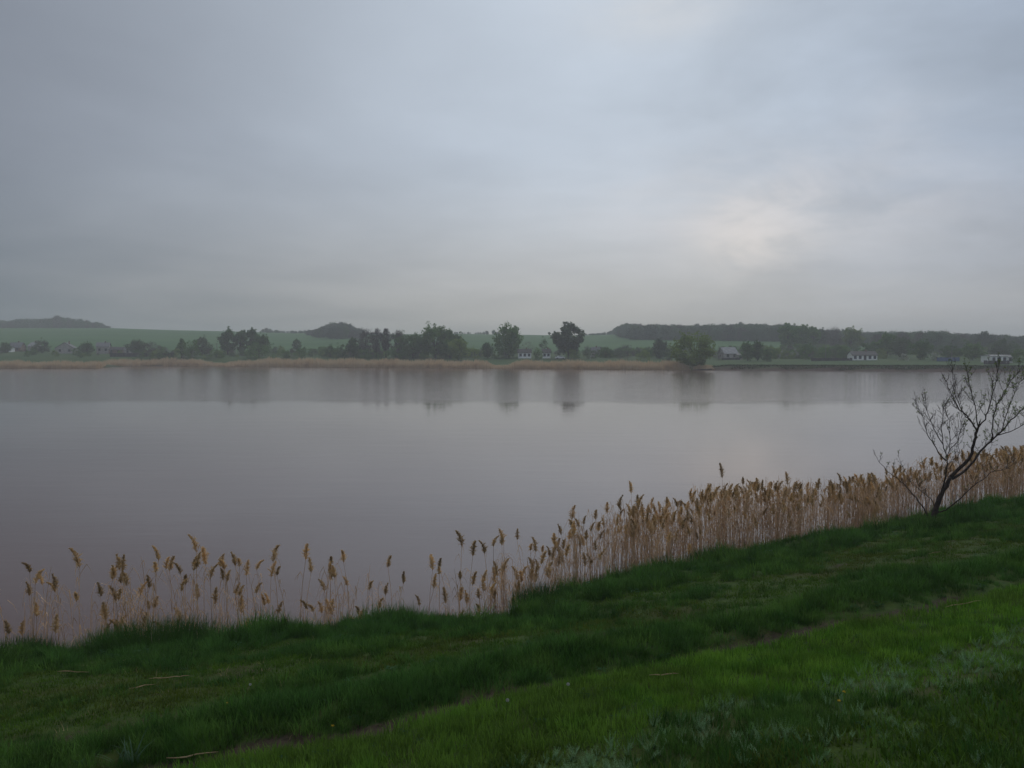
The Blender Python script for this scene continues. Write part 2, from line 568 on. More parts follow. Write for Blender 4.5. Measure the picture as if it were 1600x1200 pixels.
mudc = mix_c(t, smooth(t, noise_n(t, pos, 0.8, 6, 0.7), .35, .65), (0.040, 0.026, 0.021), (0.072, 0.048, 0.036))
c = mix_c(t, attr(t, 'mud'), c, mudc)
t.links.new(c, bs.inputs['Base Color'])
bs.inputs['Roughness'].default_value = 0.95
bs.inputs['Specular IOR Level'].default_value = 0.15
bp = t.nodes.new('ShaderNodeBump'); bp.inputs['Strength'].default_value = 0.6; bp.inputs['Distance'].default_value = 0.04
t.links.new(noise_n(t, pos, 22.0, 5, 0.7), bp.inputs['Height'])
t.links.new(bp.outputs[0], bs.inputs['Normal'])
me.materials.append(m)
ground = link(bpy.data.objects.new('ground', me))
tag(ground, 'grassy bank sloping to the lake, and the far shore rising to green fields', None, None, 'structure')

# ------------------------------------------------------------------ water
m, t, bs, out = new_mat('lake_water')
pos = t.nodes.new('ShaderNodeNewGeometry').outputs['Position']
sp = N(t, 'ShaderNodeSeparateXYZ'); t.links.new(pos, sp.inputs[0])
bs.inputs['Base Color'].default_value = (0.088, 0.045, 0.033, 1)
bs.inputs['IOR'].default_value = 1.33
bs.inputs['Roughness'].default_value = 0.04
# ripples: a breeze roughens the water beyond about 105 m, the near water is calmer
mpw = N(t, 'ShaderNodeMapping'); mpw.inputs['Scale'].default_value = (0.01, 0.03, 0)
t.links.new(pos, mpw.inputs[0])
streak = noise_n(t, mpw.outputs[0], 1.0, 4, 0.5)
dist = math_n(t, 'ADD', sp.outputs[1], math_n(t, 'MULTIPLY', math_n(t, 'SUBTRACT', streak, 0.5), 16))
breeze = smooth(t, dist, 100, 112)
m2 = N(t, 'ShaderNodeMapping'); m2.inputs['Scale'].default_value = (0.3, 1.0, 1); m2.inputs['Rotation'].default_value = (0, 0, 0.25)
t.links.new(pos, m2.inputs[0])
rip = noise_n(t, m2.outputs[0], 2.2, 3, 0.5, 0.3)
rip2 = noise_n(t, m2.outputs[0], 0.45, 3, 0.5, 0.3)
hgt = math_n(t, 'ADD', math_n(t, 'MULTIPLY', rip, 0.35), rip2)
bp = t.nodes.new('ShaderNodeBump')
bp.inputs['Distance'].default_value = 0.05
t.links.new(hgt, bp.inputs['Height'])
st = math_n(t, 'ADD', math_n(t, 'MULTIPLY', breeze, 0.95), 0.17)
st = math_n(t, 'ADD', st, math_n(t, 'MULTIPLY', math_n(t, 'SUBTRACT', streak, 0.5), 0.12))
t.links.new(st, bp.inputs['Strength'])
t.links.new(bp.outputs[0], bs.inputs['Normal'])
rg = math_n(t, 'ADD', math_n(t, 'MULTIPLY', breeze, 0.07), 0.05)
t.links.new(rg, bs.inputs['Roughness'])
mb = MB()
mb.quad((-900, 8, 0), (900, 8, 0), (900, 470, 0), (-900, 470, 0))
wat = mb.build('lake_water', m)
tag(wat, 'calm muddy lake water reflecting the overcast sky', None, None, 'structure')


# ------------------------------------------------------------------ instancing through geometry nodes
def scatter(name, pts, templates, label, mat_note=None, parent=None):
    """pts: array rows x,y,z,rz,tiltx,tilty,scale ; templates: list of meshes"""
    pts = np.asarray(pts, dtype=np.float32)
    pick = NR.randint(0, len(templates), len(pts))
    me = bpy.data.meshes.new(name)
    me.vertices.add(len(pts))
    me.vertices.foreach_set('co', pts[:, :3].ravel())
    rot = np.stack([pts[:, 4], pts[:, 5], pts[:, 3]], -1).astype(np.float32)
    a = me.attributes.new('rot', 'FLOAT_VECTOR', 'POINT'); a.data.foreach_set('vector', rot.ravel())
    a = me.attributes.new('scl', 'FLOAT', 'POINT'); a.data.foreach_set('value', pts[:, 6].copy())
    a = me.attributes.new('pick', 'INT', 'POINT'); a.data.foreach_set('value', pick.astype(np.int32))
    o = link(bpy.data.objects.new(name, me), parent)
    ng = bpy.data.node_groups.new(name, 'GeometryNodeTree')
    ng.interface.new_socket('Geometry', in_out='INPUT', socket_type='NodeSocketGeometry')
    ng.interface.new_socket('Geometry', in_out='OUTPUT', socket_type='NodeSocketGeometry')
    gi = ng.nodes.new('NodeGroupInput'); go = ng.nodes.new('NodeGroupOutput')
    jn = ng.nodes.new('GeometryNodeJoinGeometry')

    def nattr(nm, typ):
        n = ng.nodes.new('GeometryNodeInputNamedAttribute'); n.data_type = typ
        n.inputs['Name'].default_value = nm
        return n.outputs['Attribute']
    ar, asc, ap = nattr('rot', 'FLOAT_VECTOR'), nattr('scl', 'FLOAT'), nattr('pick', 'INT')
    for k, tm in enumerate(templates):
        ob = bpy.data.objects.new(name + '_template', tm)      # data only, never linked to the scene
        oi = ng.nodes.new('GeometryNodeObjectInfo'); oi.inputs['Object'].default_value = ob
        oi.inputs['As Instance'].default_value = True
        ip = ng.nodes.new('GeometryNodeInstanceOnPoints')
        cmpn = ng.nodes.new('FunctionNodeCompare'); cmpn.data_type = 'INT'; cmpn.operation = 'EQUAL'
        ng.links.new(ap, cmpn.inputs[2]); cmpn.inputs[3].default_value = k
        ng.links.new(gi.outputs[0], ip.inputs['Points'])
        ng.links.new(cmpn.outputs[0], ip.inputs['Selection'])
        ng.links.new(oi.outputs['Geometry'], ip.inputs['Instance'])
        ng.links.new(ar, ip.inputs['Rotation'])
        ng.links.new(asc, ip.inputs['Scale'])
        ng.links.new(ip.outputs[0], jn.inputs[0])
    ng.links.new(jn.outputs[0], go.inputs[0])
    md = o.modifiers.new('scatter', 'NODES'); md.node_group = ng
    tag(o, label, None, None, 'stuff')
    return o


# ------------------------------------------------------------------ far trees
def leaf_quads(mb, c, r, n, size, rng, flat=1.0, aspect=1.0):
    for _ in range(n):
        while True:
            d = Vector((rng.uniform(-1, 1), rng.uniform(-1, 1), rng.uniform(-1, 1)))
            if 0.05 < d.length < 1: break
        d = d.normalized() * (d.length ** 0.6)
        p = Vector(c) + Vector((d.x * r, d.y * r, d.z * r * flat))
        a = Vector((rng.gauss(0, 1), rng.gauss(0, 1), rng.gauss(0, 1))).normalized()
        b = a.cross(Vector((rng.gauss(0, 1), rng.gauss(0, 1), rng.gauss(0, 1)))).normalized()
        s = size * rng.uniform(0.6, 1.3)
        a *= s * aspect; b *= s
        mb.quad(p - a - b, p + a - b * 0.6, p + a * 0.8 + b, p - a * 0.7 + b * 0.9)


def make_tree_meshes(seed, shape, H=10.0, W=8.0, dens=1.0, bare=False):
    """returns (trunk MB, crown MB) for a tree of height H and crown width W"""
    rng = random.Random(seed)
    tr, cr = MB(), MB()
    if shape == 'round': z0, nclump, spread = 0.10, 52, 1.0
    elif shape == 'tall': z0, nclump, spread = 0.10, 50, 0.95
    elif shape == 'vase': z0, nclump, spread = 0.20, 70, 1.0
    elif shape == 'column': z0, nclump, spread = 0.10, 18, 0.9
    else: z0, nclump, spread = 0.0, 20, 1.0                       # bush
    zc = H * (z0 + 1) / 2; hh = H * (1 - z0) / 2
    cl = []
    for i in range(nclump):
        a = rng.uniform(0, 2 * math.pi)
        t = rng.uniform(-1, 1)
        if shape == 'vase':
            prof = 0.5 + 0.6 * min(1, (t + 1.05) * 0.8)
            prof *= math.sqrt(max(0.05, 1 - max(0, t) ** 2.2))
        elif shape == 'bush':
            prof = math.sqrt(max(0.05, 1 - max(0, t) ** 2)) * (0.85 + 0.15 * rng.random())
        else:
            prof = math.sqrt(max(0.04, 1 - abs(t) ** 2))
        rr = W / 2 * prof * math.sqrt(rng.uniform(0.05, 1)) * 0.93
        c = Vector((math.cos(a) * rr, math.sin(a) * rr, zc + t * hh * 0.88))
        cl.append((c, rng.uniform(*((0.07, 0.16) if shape == 'vase' else (0.09, 0.22))) * min(W, hh * 2)))
    r0 = H * (0.020 if shape != 'bush' else 0.012)
    tilt = (rng.uniform(-.05, .05) * H, rng.uniform(-.05, .05) * H)
    tr.tube([(0, 0, -0.4), (0, 0, H * 0.05), (tilt[0] * 0.4, tilt[1] * 0.4, H * 0.35), (tilt[0], tilt[1], H * 0.8)],
            [r0 * 1.5, r0 * 1.15, r0 * 0.8, r0 * 0.15], 6)
    for c, r in cl[::2]:
        s = Vector((tilt[0] * 0.4, tilt[1] * 0.4, min(c.z * 0.55, H * 0.4)))
        mid = (s + c) / 2 + Vector((0, 0, -0.03 * H))
        tr.tube([s, mid, c], [r0 * 0.5, r0 * 0.32, r0 * 0.1], 4, False)
    for c, r in cl:
        if bare:
            for k in range(int(34 * dens)):
                d = Vector((rng.gauss(0, .6), rng.gauss(0, .6), rng.uniform(-.2, 1.1))).normalized()
                e = c + d * r * rng.uniform(0.6, 1.6)
                p = c + Vector((rng.uniform(-1, 1), rng.uniform(-1, 1), rng.uniform(-1, 1))) * r * 0.8
                s_ = Vector((rng.gauss(0, 1), rng.gauss(0, 1), 0)).normalized() * 0.055 * (H / 10)
                cr.tri(p - s_, p + s_, p + (e - c))
            leaf_quads(cr, c, r * 1.1, int(22 * dens), 0.13 * H / 10, rng, 1.0, 1.0)
        else:
            leaf_quads(cr, c, r, int(62 * dens), 0.25 * H / 10, rng, 0.85, 1.0)
            leaf_quads(cr, c, r * 1.5, int(16 * dens), 0.17 * H / 10, rng, 0.9, 1.0)
            if rng.random() < .5:
                dr = Vector((c.x, c.y, (c.z - H * .4) * 1.2)).normalized()
                leaf_quads(cr, c + dr * r * rng.uniform(1.0, 1.7), r * rng.uniform(.3, .55), int(22 * dens), 0.17 * H / 10, rng, 1.0, 1.0)
    return tr, cr


TREE_CACHE = {}


def tree_meshes(shape, mat, var, bare=False, aspect=0.8):
    key = (shape, mat, var, bare, aspect)
    if key not in TREE_CACHE:
        tr, cr = make_tree_meshes(hash((shape, var)) % 9973 if False else (len(shape) * 131 + var * 17 + int(aspect * 10)), shape, 10.0, 10.0 * aspect, 1.0, bare)
        TREE_CACHE[key] = (tr.mesh('trunk', M['bark'], True), cr.mesh('crown', M[mat]))
    return TREE_CACHE[key]


def far_tree(name, label, cat, px, top, base, wid, shape, mat, var=0, bare=False, group=None, D=None, sub=0.0):
    D = D or on_ground(px, base)
    g = at(px, base, D); z = gz(g.x, D)
    H = at(px, top, D).z - z
    W = wid / F * D * (1.0 if shape == 'bush' else 1.22)
    asp = max(0.3, min(1.6, round(W / H * 5) / 5))
    tm, cm = tree_meshes(shape, mat, var, bare, asp)
    o = empty(name, (g.x, D, z), R.uniform(0, 6.28))
    s = H / 10.0 * 0.97
    k = W / (H * asp)
    o.scale = (s * k, s * k, s)
    link(bpy.data.objects.new('trunk', tm), o)
    link(bpy.data.objects.new('crown', cm), o)
    tag(o, label, cat, group)
    return o


TG = 'trees and bushes on the far shore'
FT = [
    # name, label, cat, px, top, base, width, shape, mat, variant, bare
    ('tree', 'tall leafy tree with narrow pointed crown left of the two small white houses', 'tree', 795, 509, 559, 38, 'tall', 'far_green', 1, False),
    ('tree', 'tall spreading tree with gaps in its crown, right of the two small white houses', 'tree', 888, 506.5, 560, 46, 'vase', 'far_grey', 2, False),
    ('willow_tree', 'wide green willow standing at the water beside the end of the reed belt', 'tree', 1085, 520, 577.5, 62, 'round', 'far_olive', 3, False),
    ('tree', 'large dark green tree, highest of the clump left of centre on the far shore', 'tree', 680, 511, 560, 52, 'round', 'far_green', 4, False),
    ('tree', 'dark green tree on the left flank of the big dark clump', 'tree', 645, 522, 560, 54, 'round', 'far_dark', 5, False),
    ('tree', 'low dark tree on the right flank of the big dark clump', 'tree', 703, 518, 559, 36, 'round', 'far_dark', 6, False),
    ('tree', 'round olive tree in front of the clump, just behind the reed belt', 'tree', 716, 530, 563, 32, 'round', 'far_olive', 7, False),
    ('bare_tree', 'bare grey tree with slim crown, first of the bare row left of the dark clump', 'tree', 571, 515, 558, 22, 'round', 'far_brown', 1, True),
    ('bare_tree', 'bare grey tree with visible trunk, second of the bare row', 'tree', 588, 513, 559, 19, 'vase', 'far_brown', 2, True),
    ('bare_tree', 'slim bare tree like a column, third of the bare row', 'tree', 603, 512, 559, 15, 'vase', 'far_brown', 3, True),
    ('bare_tree', 'wide thin bare tree touching the dark clump, last of the bare row', 'tree', 622, 517, 559, 24, 'round', 'far_brown', 4, True),
    ('tree', 'short dark tree under the wooded knoll, left of the bare row', 'tree', 552, 528, 558, 16, 'round', 'far_dark', 3, False),
    ('tree', 'dark tree, left one of three close together above the left reed belt', 'tree', 356, 515, 554, 22, 'round', 'far_dark', 1, False),
    ('tree', 'dark tree, middle one of three close together above the left reed belt', 'tree', 376, 514, 554, 15, 'round', 'far_dark', 2, False),
    ('tree', 'dark tree, right one of three close together above the left reed belt', 'tree', 394, 514, 554, 17, 'round', 'far_dark', 4, False),
    ('tree', 'low dark tree beside the right one of the three dark trees', 'tree', 410, 524, 556, 20, 'round', 'far_dark', 7, False),
    ('bush', 'broad green bush at the foot of the three dark trees', 'bush', 405, 536, 559, 52, 'bush', 'far_green', 1, False),
    ('bush', 'dark green bush left of the three dark trees', 'bush', 300, 531, 559, 46, 'bush', 'far_green', 2, False),
    ('tree', 'small upright tree at the left end of the dark green bush', 'tree', 284, 529, 559, 12, 'column', 'far_green', 3, False),
    ('tree', 'broad low tree rising behind the dark green bush', 'tree', 316, 528, 556, 26, 'round', 'far_grey', 8, False),
    ('bush', 'white blossoming bush between the dark trees', 'bush', 368, 540, 553, 22, 'bush', 'blossom', 3, False),
    ('tree', 'small tree standing alone on the slope of the green field', 'tree', 464, 530, 549, 10, 'round', 'far_dark', 9, False),
    ('bush', 'green bush below the small lone tree on the field', 'bush', 468, 544, 559, 30, 'bush', 'far_green', 4, False),
    ('bush', 'dark bush left of the row of bare trees', 'bush', 516, 541, 559, 22, 'bush', 'far_dark', 5, False),
    ('bush', 'dark bush standing between dark bush and bare trees', 'bush', 535, 538, 559, 20, 'bush', 'far_dark', 8, False),
    ('bush', 'green bush under the row of bare trees', 'bush', 570, 545, 561, 30, 'bush', 'far_green', 6, False),
    ('bush', 'wide green bush between the bare row and the dark clump', 'bush', 618, 543, 561, 40, 'bush', 'far_green', 7, False),
    ('bush', 'pale willow bush right of the round olive tree', 'bush', 742, 544, 561, 22, 'bush', 'far_olive', 8, False),
    ('tree', 'small dark tree left of the tall tree with pointed crown', 'tree', 762, 536, 560, 15, 'round', 'far_dark', 11, False),
    ('bush', 'rounded bush at the foot of the tall tree with pointed crown', 'bush', 780, 543, 561, 22, 'bush', 'far_green', 9, False),
    ('bush', 'brown leafless hedge behind the two small white houses', 'bush', 825, 534, 552, 30, 'bush', 'far_brown', 10, True),
    ('bush', 'dark hedge tree behind the gap between the two small white houses', 'bush', 852, 531, 552, 20, 'bush', 'far_dark', 11, False),
    ('bush', 'bright green round bush between the two small white houses', 'bush', 841, 545, 562, 18, 'bush', 'far_green', 12, False),
    ('bush', 'olive bush at the foot of the tall spreading tree', 'bush', 893, 546, 561, 28, 'bush', 'far_olive', 13, False),
    ('bush', 'grey bush right of the tall spreading tree', 'bush', 920, 544, 561, 26, 'bush', 'far_grey', 14, False),
    ('bush', 'small green tree behind the little grey house', 'tree', 946, 543, 559, 16, 'round', 'far_green', 13, False),
    ('bush', 'reddish brown leafless bush, the largest between centre and willow', 'bush', 981, 538, 562, 38, 'bush', 'far_brown', 15, True),
    ('bush', 'olive bush right of the reddish brown bush', 'bush', 1006, 547, 563, 28, 'bush', 'far_olive', 16, False),
    ('tree', 'thin pale tree behind the bushes left of the willow', 'tree', 1030, 531, 560, 20, 'round', 'far_grey', 14, False),
    ('bush', 'grey green bush next to the willow on its left', 'bush', 1042, 545, 564, 26, 'bush', 'far_grey', 17, False),
    ('bush', 'brown scrub right of the willow', 'bush', 1122, 540, 563, 26, 'bush', 'far_brown', 18, True),
    ('tree', 'green tree right of the pale barn', 'tree', 1168, 536, 564, 20, 'round', 'far_green', 15, False),
    ('tree', 'dark green tree, taller one right of the pale barn', 'tree', 1184, 534, 564, 15, 'round', 'far_dark', 16, False),
    ('bush', 'dark bush at the right end of the barn trees', 'bush', 1198, 543, 565, 15, 'bush', 'far_dark', 19, False),
    ('tree', 'broad tall tree, left one of the group of three behind the blossoming garden', 'tree', 1231, 508, 549, 28, 'vase', 'far_green', 17, False),
    ('tree', 'tall tree, middle one of the group of three behind the blossoming garden', 'tree', 1251, 506.5, 548, 24, 'vase', 'far_green', 18, False),
    ('tree', 'tall tree, right one of the group of three behind the blossoming garden', 'tree', 1269, 511, 547, 20, 'vase', 'far_green', 19, False),
    ('tree', 'pale thin tree beside the group of three tall trees', 'tree', 1283, 512, 544, 14, 'tall', 'far_grey', 20, False),
    ('bare_tree', 'grey bare tree standing between the tall group and the broad pale tree', 'tree', 1302, 513, 545, 24, 'round', 'far_brown', 5, True),
    ('tree', 'broad pale green tree behind the long white house', 'tree', 1331, 514, 550, 32, 'vase', 'far_olive', 21, False),
    ('tree', 'dark tree behind the right end of the long white house', 'tree', 1362, 534, 558, 34, 'round', 'far_dark', 22, False),
    ('tree', 'green tree right of the long white house', 'tree', 1386, 522, 558, 28, 'vase', 'far_green', 23, False),
    ('bush', 'white blossoming tree in the garden, left one of two', 'tree', 1227, 547, 560, 20, 'bush', 'blossom', 20, False),
    ('bush', 'white blossoming tree in the garden, right one of two', 'tree', 1245, 545, 560, 20, 'bush', 'blossom', 21, False),
    ('bush', 'green tree right of the two blossoming ones', 'tree', 1259, 538, 562, 20, 'bush', 'far_green', 22, False),
    ('bush', 'dark shrub patch left of the long white house', 'bush', 1290, 549, 562, 36, 'bush', 'far_dark', 23, False),
    ('bush', 'shrub touching the left end of the long white house', 'bush', 1318, 545, 561, 16, 'bush', 'far_dark', 24, False),
    ('bush', 'pale blossoming bush between the long white house and the blue fence', 'bush', 1411, 552, 564, 20, 'bush', 'blossom', 25, False),
    ('bush', 'pale blossoming bush just left of the blue fence', 'bush', 1459, 551, 564, 16, 'bush', 'blossom', 26, False),
    ('tree', 'dark green tree above the blue fence', 'tree', 1485, 540, 562, 30, 'round', 'far_dark', 24, False),
    ('tree', 'green tree left of the white house at the right edge', 'tree', 1520, 536, 563, 30, 'round', 'far_green', 25, False),
    ('tree', 'grey tree rising behind the white house at the right edge', 'tree', 1566, 530, 560, 36, 'round', 'far_grey', 26, False),
    ('bush', 'green bush at the right edge past the white house', 'bush', 1592, 546, 567, 24, 'bush', 'far_green', 27, False),
    ('tree', 'dark tree left of the blue fence behind the blossoming bush', 'tree', 1438, 533, 562, 34, 'round', 'far_dark', 27, False),
    ('tree', 'grey green tree behind the pale blossoming bush right of the long white house', 'tree', 1408, 528, 560, 30, 'round', 'far_grey', 28, False),
    ('tree', 'bushy tree in the left village beside the grey gabled house', 'tree', 66, 532, 552, 22, 'round', 'far_grey', 29, False),
    ('tree', 'small tree between the gabled house and the brick house in the left village', 'tree', 136, 536, 554, 22, 'round', 'far_dark', 30, False),
    ('tree', 'dark tree at the right end of the left village', 'tree', 214, 531, 556, 26, 'round', 'far_grey', 31, False),
    ('tree', 'brownish tree right of the last village house on the left', 'tree', 238, 535, 557, 24, 'round', 'far_brown', 6, True),
    ('bush', 'low garden bush left of the gabled village house', 'bush', 50, 544, 555, 22, 'bush', 'far_dark', 28, False),
    ('bush', 'low garden bush in front of the village trees on the left', 'bush', 255, 546, 559, 26, 'bush', 'far_dark', 29, False),
    ('bush', 'green bush at the left end of the broad bush under the dark trees', 'bush', 338, 546, 559, 26, 'bush', 'far_green', 30, False),
    ('bush', 'small bush on the field edge right of the broad green bush', 'bush', 444, 547, 559, 18, 'bush', 'far_green', 31, False),
    ('bush', 'pale bush in the field behind the dark bush', 'bush', 492, 545, 557, 20, 'bush', 'far_grey', 32, False),
    ('tree', 'small tree at the left edge above the white shed', 'tree', 8, 536, 552, 16, 'round', 'far_dark', 33, False),
]
for (nm, lb, ct, px, tp, bsy, wd, sh, mt, var, bare) in FT:
    far_tree(nm, lb, ct, px, tp, bsy, wd, sh, mt, var, bare, TG)

# background gardens: low shrubs that read as one mass behind the named trees
bushes = [tree_meshes('bush', mt, 40 + i, bool(i == 3), 1.2)[1] for i, mt in enumerate(['far_dark', 'far_green', 'far_grey', 'far_brown', 'far_olive'])]
pts = []
for _ in range(1250):
    px = R.uniform(-250, 1850)
    if R.random() < .3: px = R.choice([R.uniform(500, 760), R.uniform(930, 1060), R.uniform(1160, 1330)])
    base = R.uniform(549, 559.5) if px < 1200 else R.uniform(546, 561)
    if 440 < px < 500 and R.random() < 0.5: continue
    if 800 < px < 866 and base > 553: continue
    if (px < 120 or 140 < px < 210) and base > 550 and R.random() < .8: continue
    if 1120 < px < 1160 and base > 556 or 1325 < px < 1375 and base > 556 or px > 1530 and px < 1580 and base > 556 : continue
    D = on_ground(px, base)
    if D > 470: continue
    g = at(px, base, D)
    s = R.uniform(0.13, 0.38) if px < 1200 else R.uniform(0.18, 0.52)
    pts.append((g.x, D, gz(g.x, D) - 0.2, R.uniform(0, 6.28), 0, 0, s))
scatter('garden_scrub', pts, bushes, 'low scrub and orchard bushes filling the gardens on the far shore')

# woods on the ridge
wood_t = [tree_meshes('round', mt, 50 + i, b, 0.8)[1] for i, (mt, b) in enumerate([('wood_far', False), ('far_brown', True), ('far_grey', False), ('wood_far', True), ('wood_far', False)])]
wood_pts = []


def wood(px0, px1, n, top, dlo, dhi, hmin=3, hmax=None):
    for _ in range(n):
        px = R.uniform(px0, px1)
        D = R.uniform(dlo(px) if callable(dlo) else dlo, dhi)
        x = (px - 800) / F * D; z = gz(x, D)
        ty = np.interp(px, top[0], top[1])
        hmx = at(px, ty, D).z - z
        h = min(hmx, 13.0) * R.choice([R.uniform(1.0, 1.3)] if R.random() < .05 else [R.uniform(0.6, 0.9), R.uniform(0.85, 1.0), R.uniform(0.95, 1.16)])
        if h < 2.0: continue
        wood_pts.append((x, D, z - 0.8, R.uniform(0, 6.28), 0, 0, h / 10.0))


wood(-260, 178, 420, ([-260, 0, 60, 85, 92, 105, 112, 130, 150, 165, 178], [502, 501, 499, 499, 494, 494, 499, 500, 503, 507, 511]), 905, 990)
wood(478, 566, 420, ([478, 500, 515, 530, 545, 555, 566], [517, 513, 508, 506, 508, 512, 517]), lambda p: on_ground(p, np.interp(p, [478, 510, 566], [524, 529, 531])), 960)
wood(405, 480, 60, ([405, 420, 440, 480], [514, 512, 516, 516]), 880, 930)
wood(560, 650, 70, ([560, 650], [518, 520]), 880, 930)
wood(700, 760, 16, ([700, 760], [518, 518]), 890, 930)
wood(755, 782, 10, ([755, 766, 782], [518, 515, 519]), 890, 905)
wood(905, 975, 110, ([905, 940, 960, 975], [521, 519.5, 515, 510]), 880, 940)
wood(960, 1245, 2000, ([960, 978, 990, 1060, 1130, 1160, 1245], [514, 508, 509, 510.5, 509.5, 508, 511]), lambda p: on_ground(p, np.interp(p, [960, 990, 1245], [524, 531, 534])), 960)
wood(1235, 1420, 900, ([1235, 1270, 1350, 1420], [512, 516, 520, 522]), lambda p: on_ground(p, 541), 950)
wood(1370, 1900, 2000, ([1370, 1400, 1460, 1530, 1600, 1900], [521.5, 521.5, 521, 525, 527.5, 531]), 480, 900)
scatter('far_wood', wood_pts, wood_t, 'distant woodland along the ridge beyond the fields')


# ------------------------------------------------------------------ houses on the far shore
def house(name, label, cat, px, base, wpx, wall_h, roof_h, depth, wallm, roofm, rot=0.0, gable=False, wins=2, door=False, chimney=True, hip=False, white_gable=False):
    D = on_ground(px, base)
    g = at(px, base, D); z = gz(g.x, D)
    L = wpx / F * D
    o = empty(name, (g.x, D, z), rot)
    hw, hd = L / 2, depth / 2
    # z0 below ground so that the walls meet the slope
    W_ = MB()
    W_.v = [(-hw, -hd, -1), (hw, -hd, -1), (hw, hd, -1), (-hw, hd, -1), (-hw, -hd, wall_h), (hw, -hd, wall_h), (hw, hd, wall_h), (-hw, hd, wall_h)]
    W_.f = [(0, 1, 5, 4), (1, 2, 6, 5), (2, 3, 7, 6), (3, 0, 4, 7)]
    n = len(W_.v)
    if gable:                                    # ridge runs away from the viewer, gable faces the lake
        W_.v += [(0, -hd, wall_h + roof_h), (0, hd, wall_h + roof_h)]
        W_.f += [(4, 5, n), (6, 7, n + 1)]
    elif not hip:
        W_.v += [(-hw, 0, wall_h + roof_h), (hw, 0, wall_h + roof_h)]
        W_.f += [(4, n, 7), (5, 6, n + 1)]
    W_.build('wall', M[wallm], o)
    e, th = 0.35, 0.14
    r = MB()

    def slab(a, b, c, d):
        up = Vector((0, 0, th))
        a, b, c, d = map(Vector, (a, b, c, d))
        n0 = len(r.v)
        r.v += [tuple(p) for p in (a, b, c, d, a + up, b + up, c + up, d + up)]
        r.f += [(n0 + 4, n0 + 5, n0 + 6, n0 + 7), (n0 + 3, n0 + 2, n0 + 1, n0)] + [(n0 + i, n0 + (i + 1) % 4, n0 + 4 + (i + 1) % 4, n0 + 4 + i) for i in range(4)]
    zr, ze = wall_h + roof_h + 0.01, wall_h + 0.01
    if gable:
        k = e * roof_h / hw
        slab((-hw - e, -hd - e, ze - k), (0, -hd - e, zr), (0, hd + e, zr), (-hw - e, hd + e, ze - k))
        slab((0, -hd - e, zr), (hw + e, -hd - e, ze - k), (hw + e, hd + e, ze - k), (0, hd + e, zr))
    elif hip:
        n0 = len(r.v)
        r.v += [(-hw - e, -hd - e, ze), (hw + e, -hd - e, ze), (hw + e, hd + e, ze), (-hw - e, hd + e, ze), (-hw * 0.55, 0, zr), (hw * 0.55, 0, zr)]
        r.f += [(0, 1, 5, 4), (1, 2, 5), (2, 3, 4, 5), (3, 0, 4), (3, 2, 1, 0)]
    else:
        k = e * roof_h / hd
        slab((-hw - e, -hd - e, ze - k), (hw + e, -hd - e, ze - k), (hw + e, 0, zr), (-hw - e, 0, zr))
        slab((-hw - e, 0, zr), (hw + e, 0, zr), (hw + e, hd + e, ze - k), (-hw - e, hd + e, ze - k))
    ro = r.build('roof', M[roofm], o)
    if chimney:
        c = MB(); cx_ = hw * 0.3
        c.box(cx_ - 0.3, cx_ + 0.3, -0.3, 0.3, wall_h + roof_h * 0.5, wall_h + roof_h + 0.8)
        c.build('chimney', M['brown_wall'], ro)
    n_ = wins + (1 if door else 0)
    for i in range(n_):
        cx_ = -hw + L * (i + 0.5) / n_
        if door and i == n_ // 2:
            d = MB(); d.box(cx_ - 0.5, cx_ + 0.5, -hd - 0.05, -hd - 0.005, 0.05, min(2.05, wall_h - 0.2)); d.build('door', M['dark_wood'], o)
            continue
        f = MB(); ww, wh, zc = 0.55, 0.65, wall_h * 0.55
        for (x0, x1, z0, z1) in ((cx_ - ww, cx_ + ww, zc + wh - .1, zc + wh), (cx_ - ww, cx_ + ww, zc - wh, zc - wh + .1), (cx_ - ww, cx_ - ww + .1, zc - wh + .1, zc + wh - .1), (cx_ + ww - .1, cx_ + ww, zc - wh + .1, zc + wh - .1)):
            f.box(x0, x1, -hd - 0.08, -hd - 0.003, z0, z1)
        fo = f.build('window', M['blue_paint'] if wallm == 'white_wall' else M['dark_wood'], o)
        p = MB(); p.box(cx_ - ww + .1, cx_ + ww - .1, -hd - 0.04, -hd - 0.004, zc - wh + .1, zc + wh - .1)
        p.build('pane', M['glass'], fo)
    tag(o, label, cat, 'houses and sheds on the far shore')
    return o


house('house', 'small white house with three windows, left of the bright green bush', 'house', 819.5, 559.5, 20, 2.5, 1.5, 5, 'white_wall', 'dark_roof', 0.05, wins=3)
house('house', 'small white house right of the bright green bush', 'house', 854, 559.5, 12, 2.5, 1.5, 5, 'white_wall', 'dark_roof', -0.05, wins=2)
house('house', 'little grey house between the tall spreading tree and the brown bush', 'house', 930, 557.5, 12, 2.4, 2.0, 5, 'grey_wall', 'slate_roof', 0.15, wins=1)
house('barn', 'barn with pale slate roof right of the willow', 'barn', 1137, 560, 22, 2.2, 2.6, 7, 'grey_wall', 'pale_roof', 0.2, wins=2, chimney=False)
house('shed', 'low white shed beside the barn with pale slate roof', 'shed', 1155, 561.5, 9, 1.8, 0.6, 4, 'grey_wall', 'slate_roof', 0.0, wins=1, chimney=False)
house('house', 'long white house with dark roof right of the blossoming garden', 'house', 1347, 562.5, 38, 2.0, 1.5, 6, 'white_wall', 'dark_roof', 0.0, wins=4, door=True)
house('house', 'flat topped white house at the right edge of the village', 'house', 1553, 566.5, 25, 2.4, 0.3, 7, 'white_wall', 'pale_roof', 0.0, wins=3, chimney=False)
house('shed', 'small white lean-to standing right of the flat topped white house', 'shed', 1573, 566.5, 7, 2.0, 0.7, 4, 'white_wall', 'pale_roof', 0.1, wins=1, chimney=False)
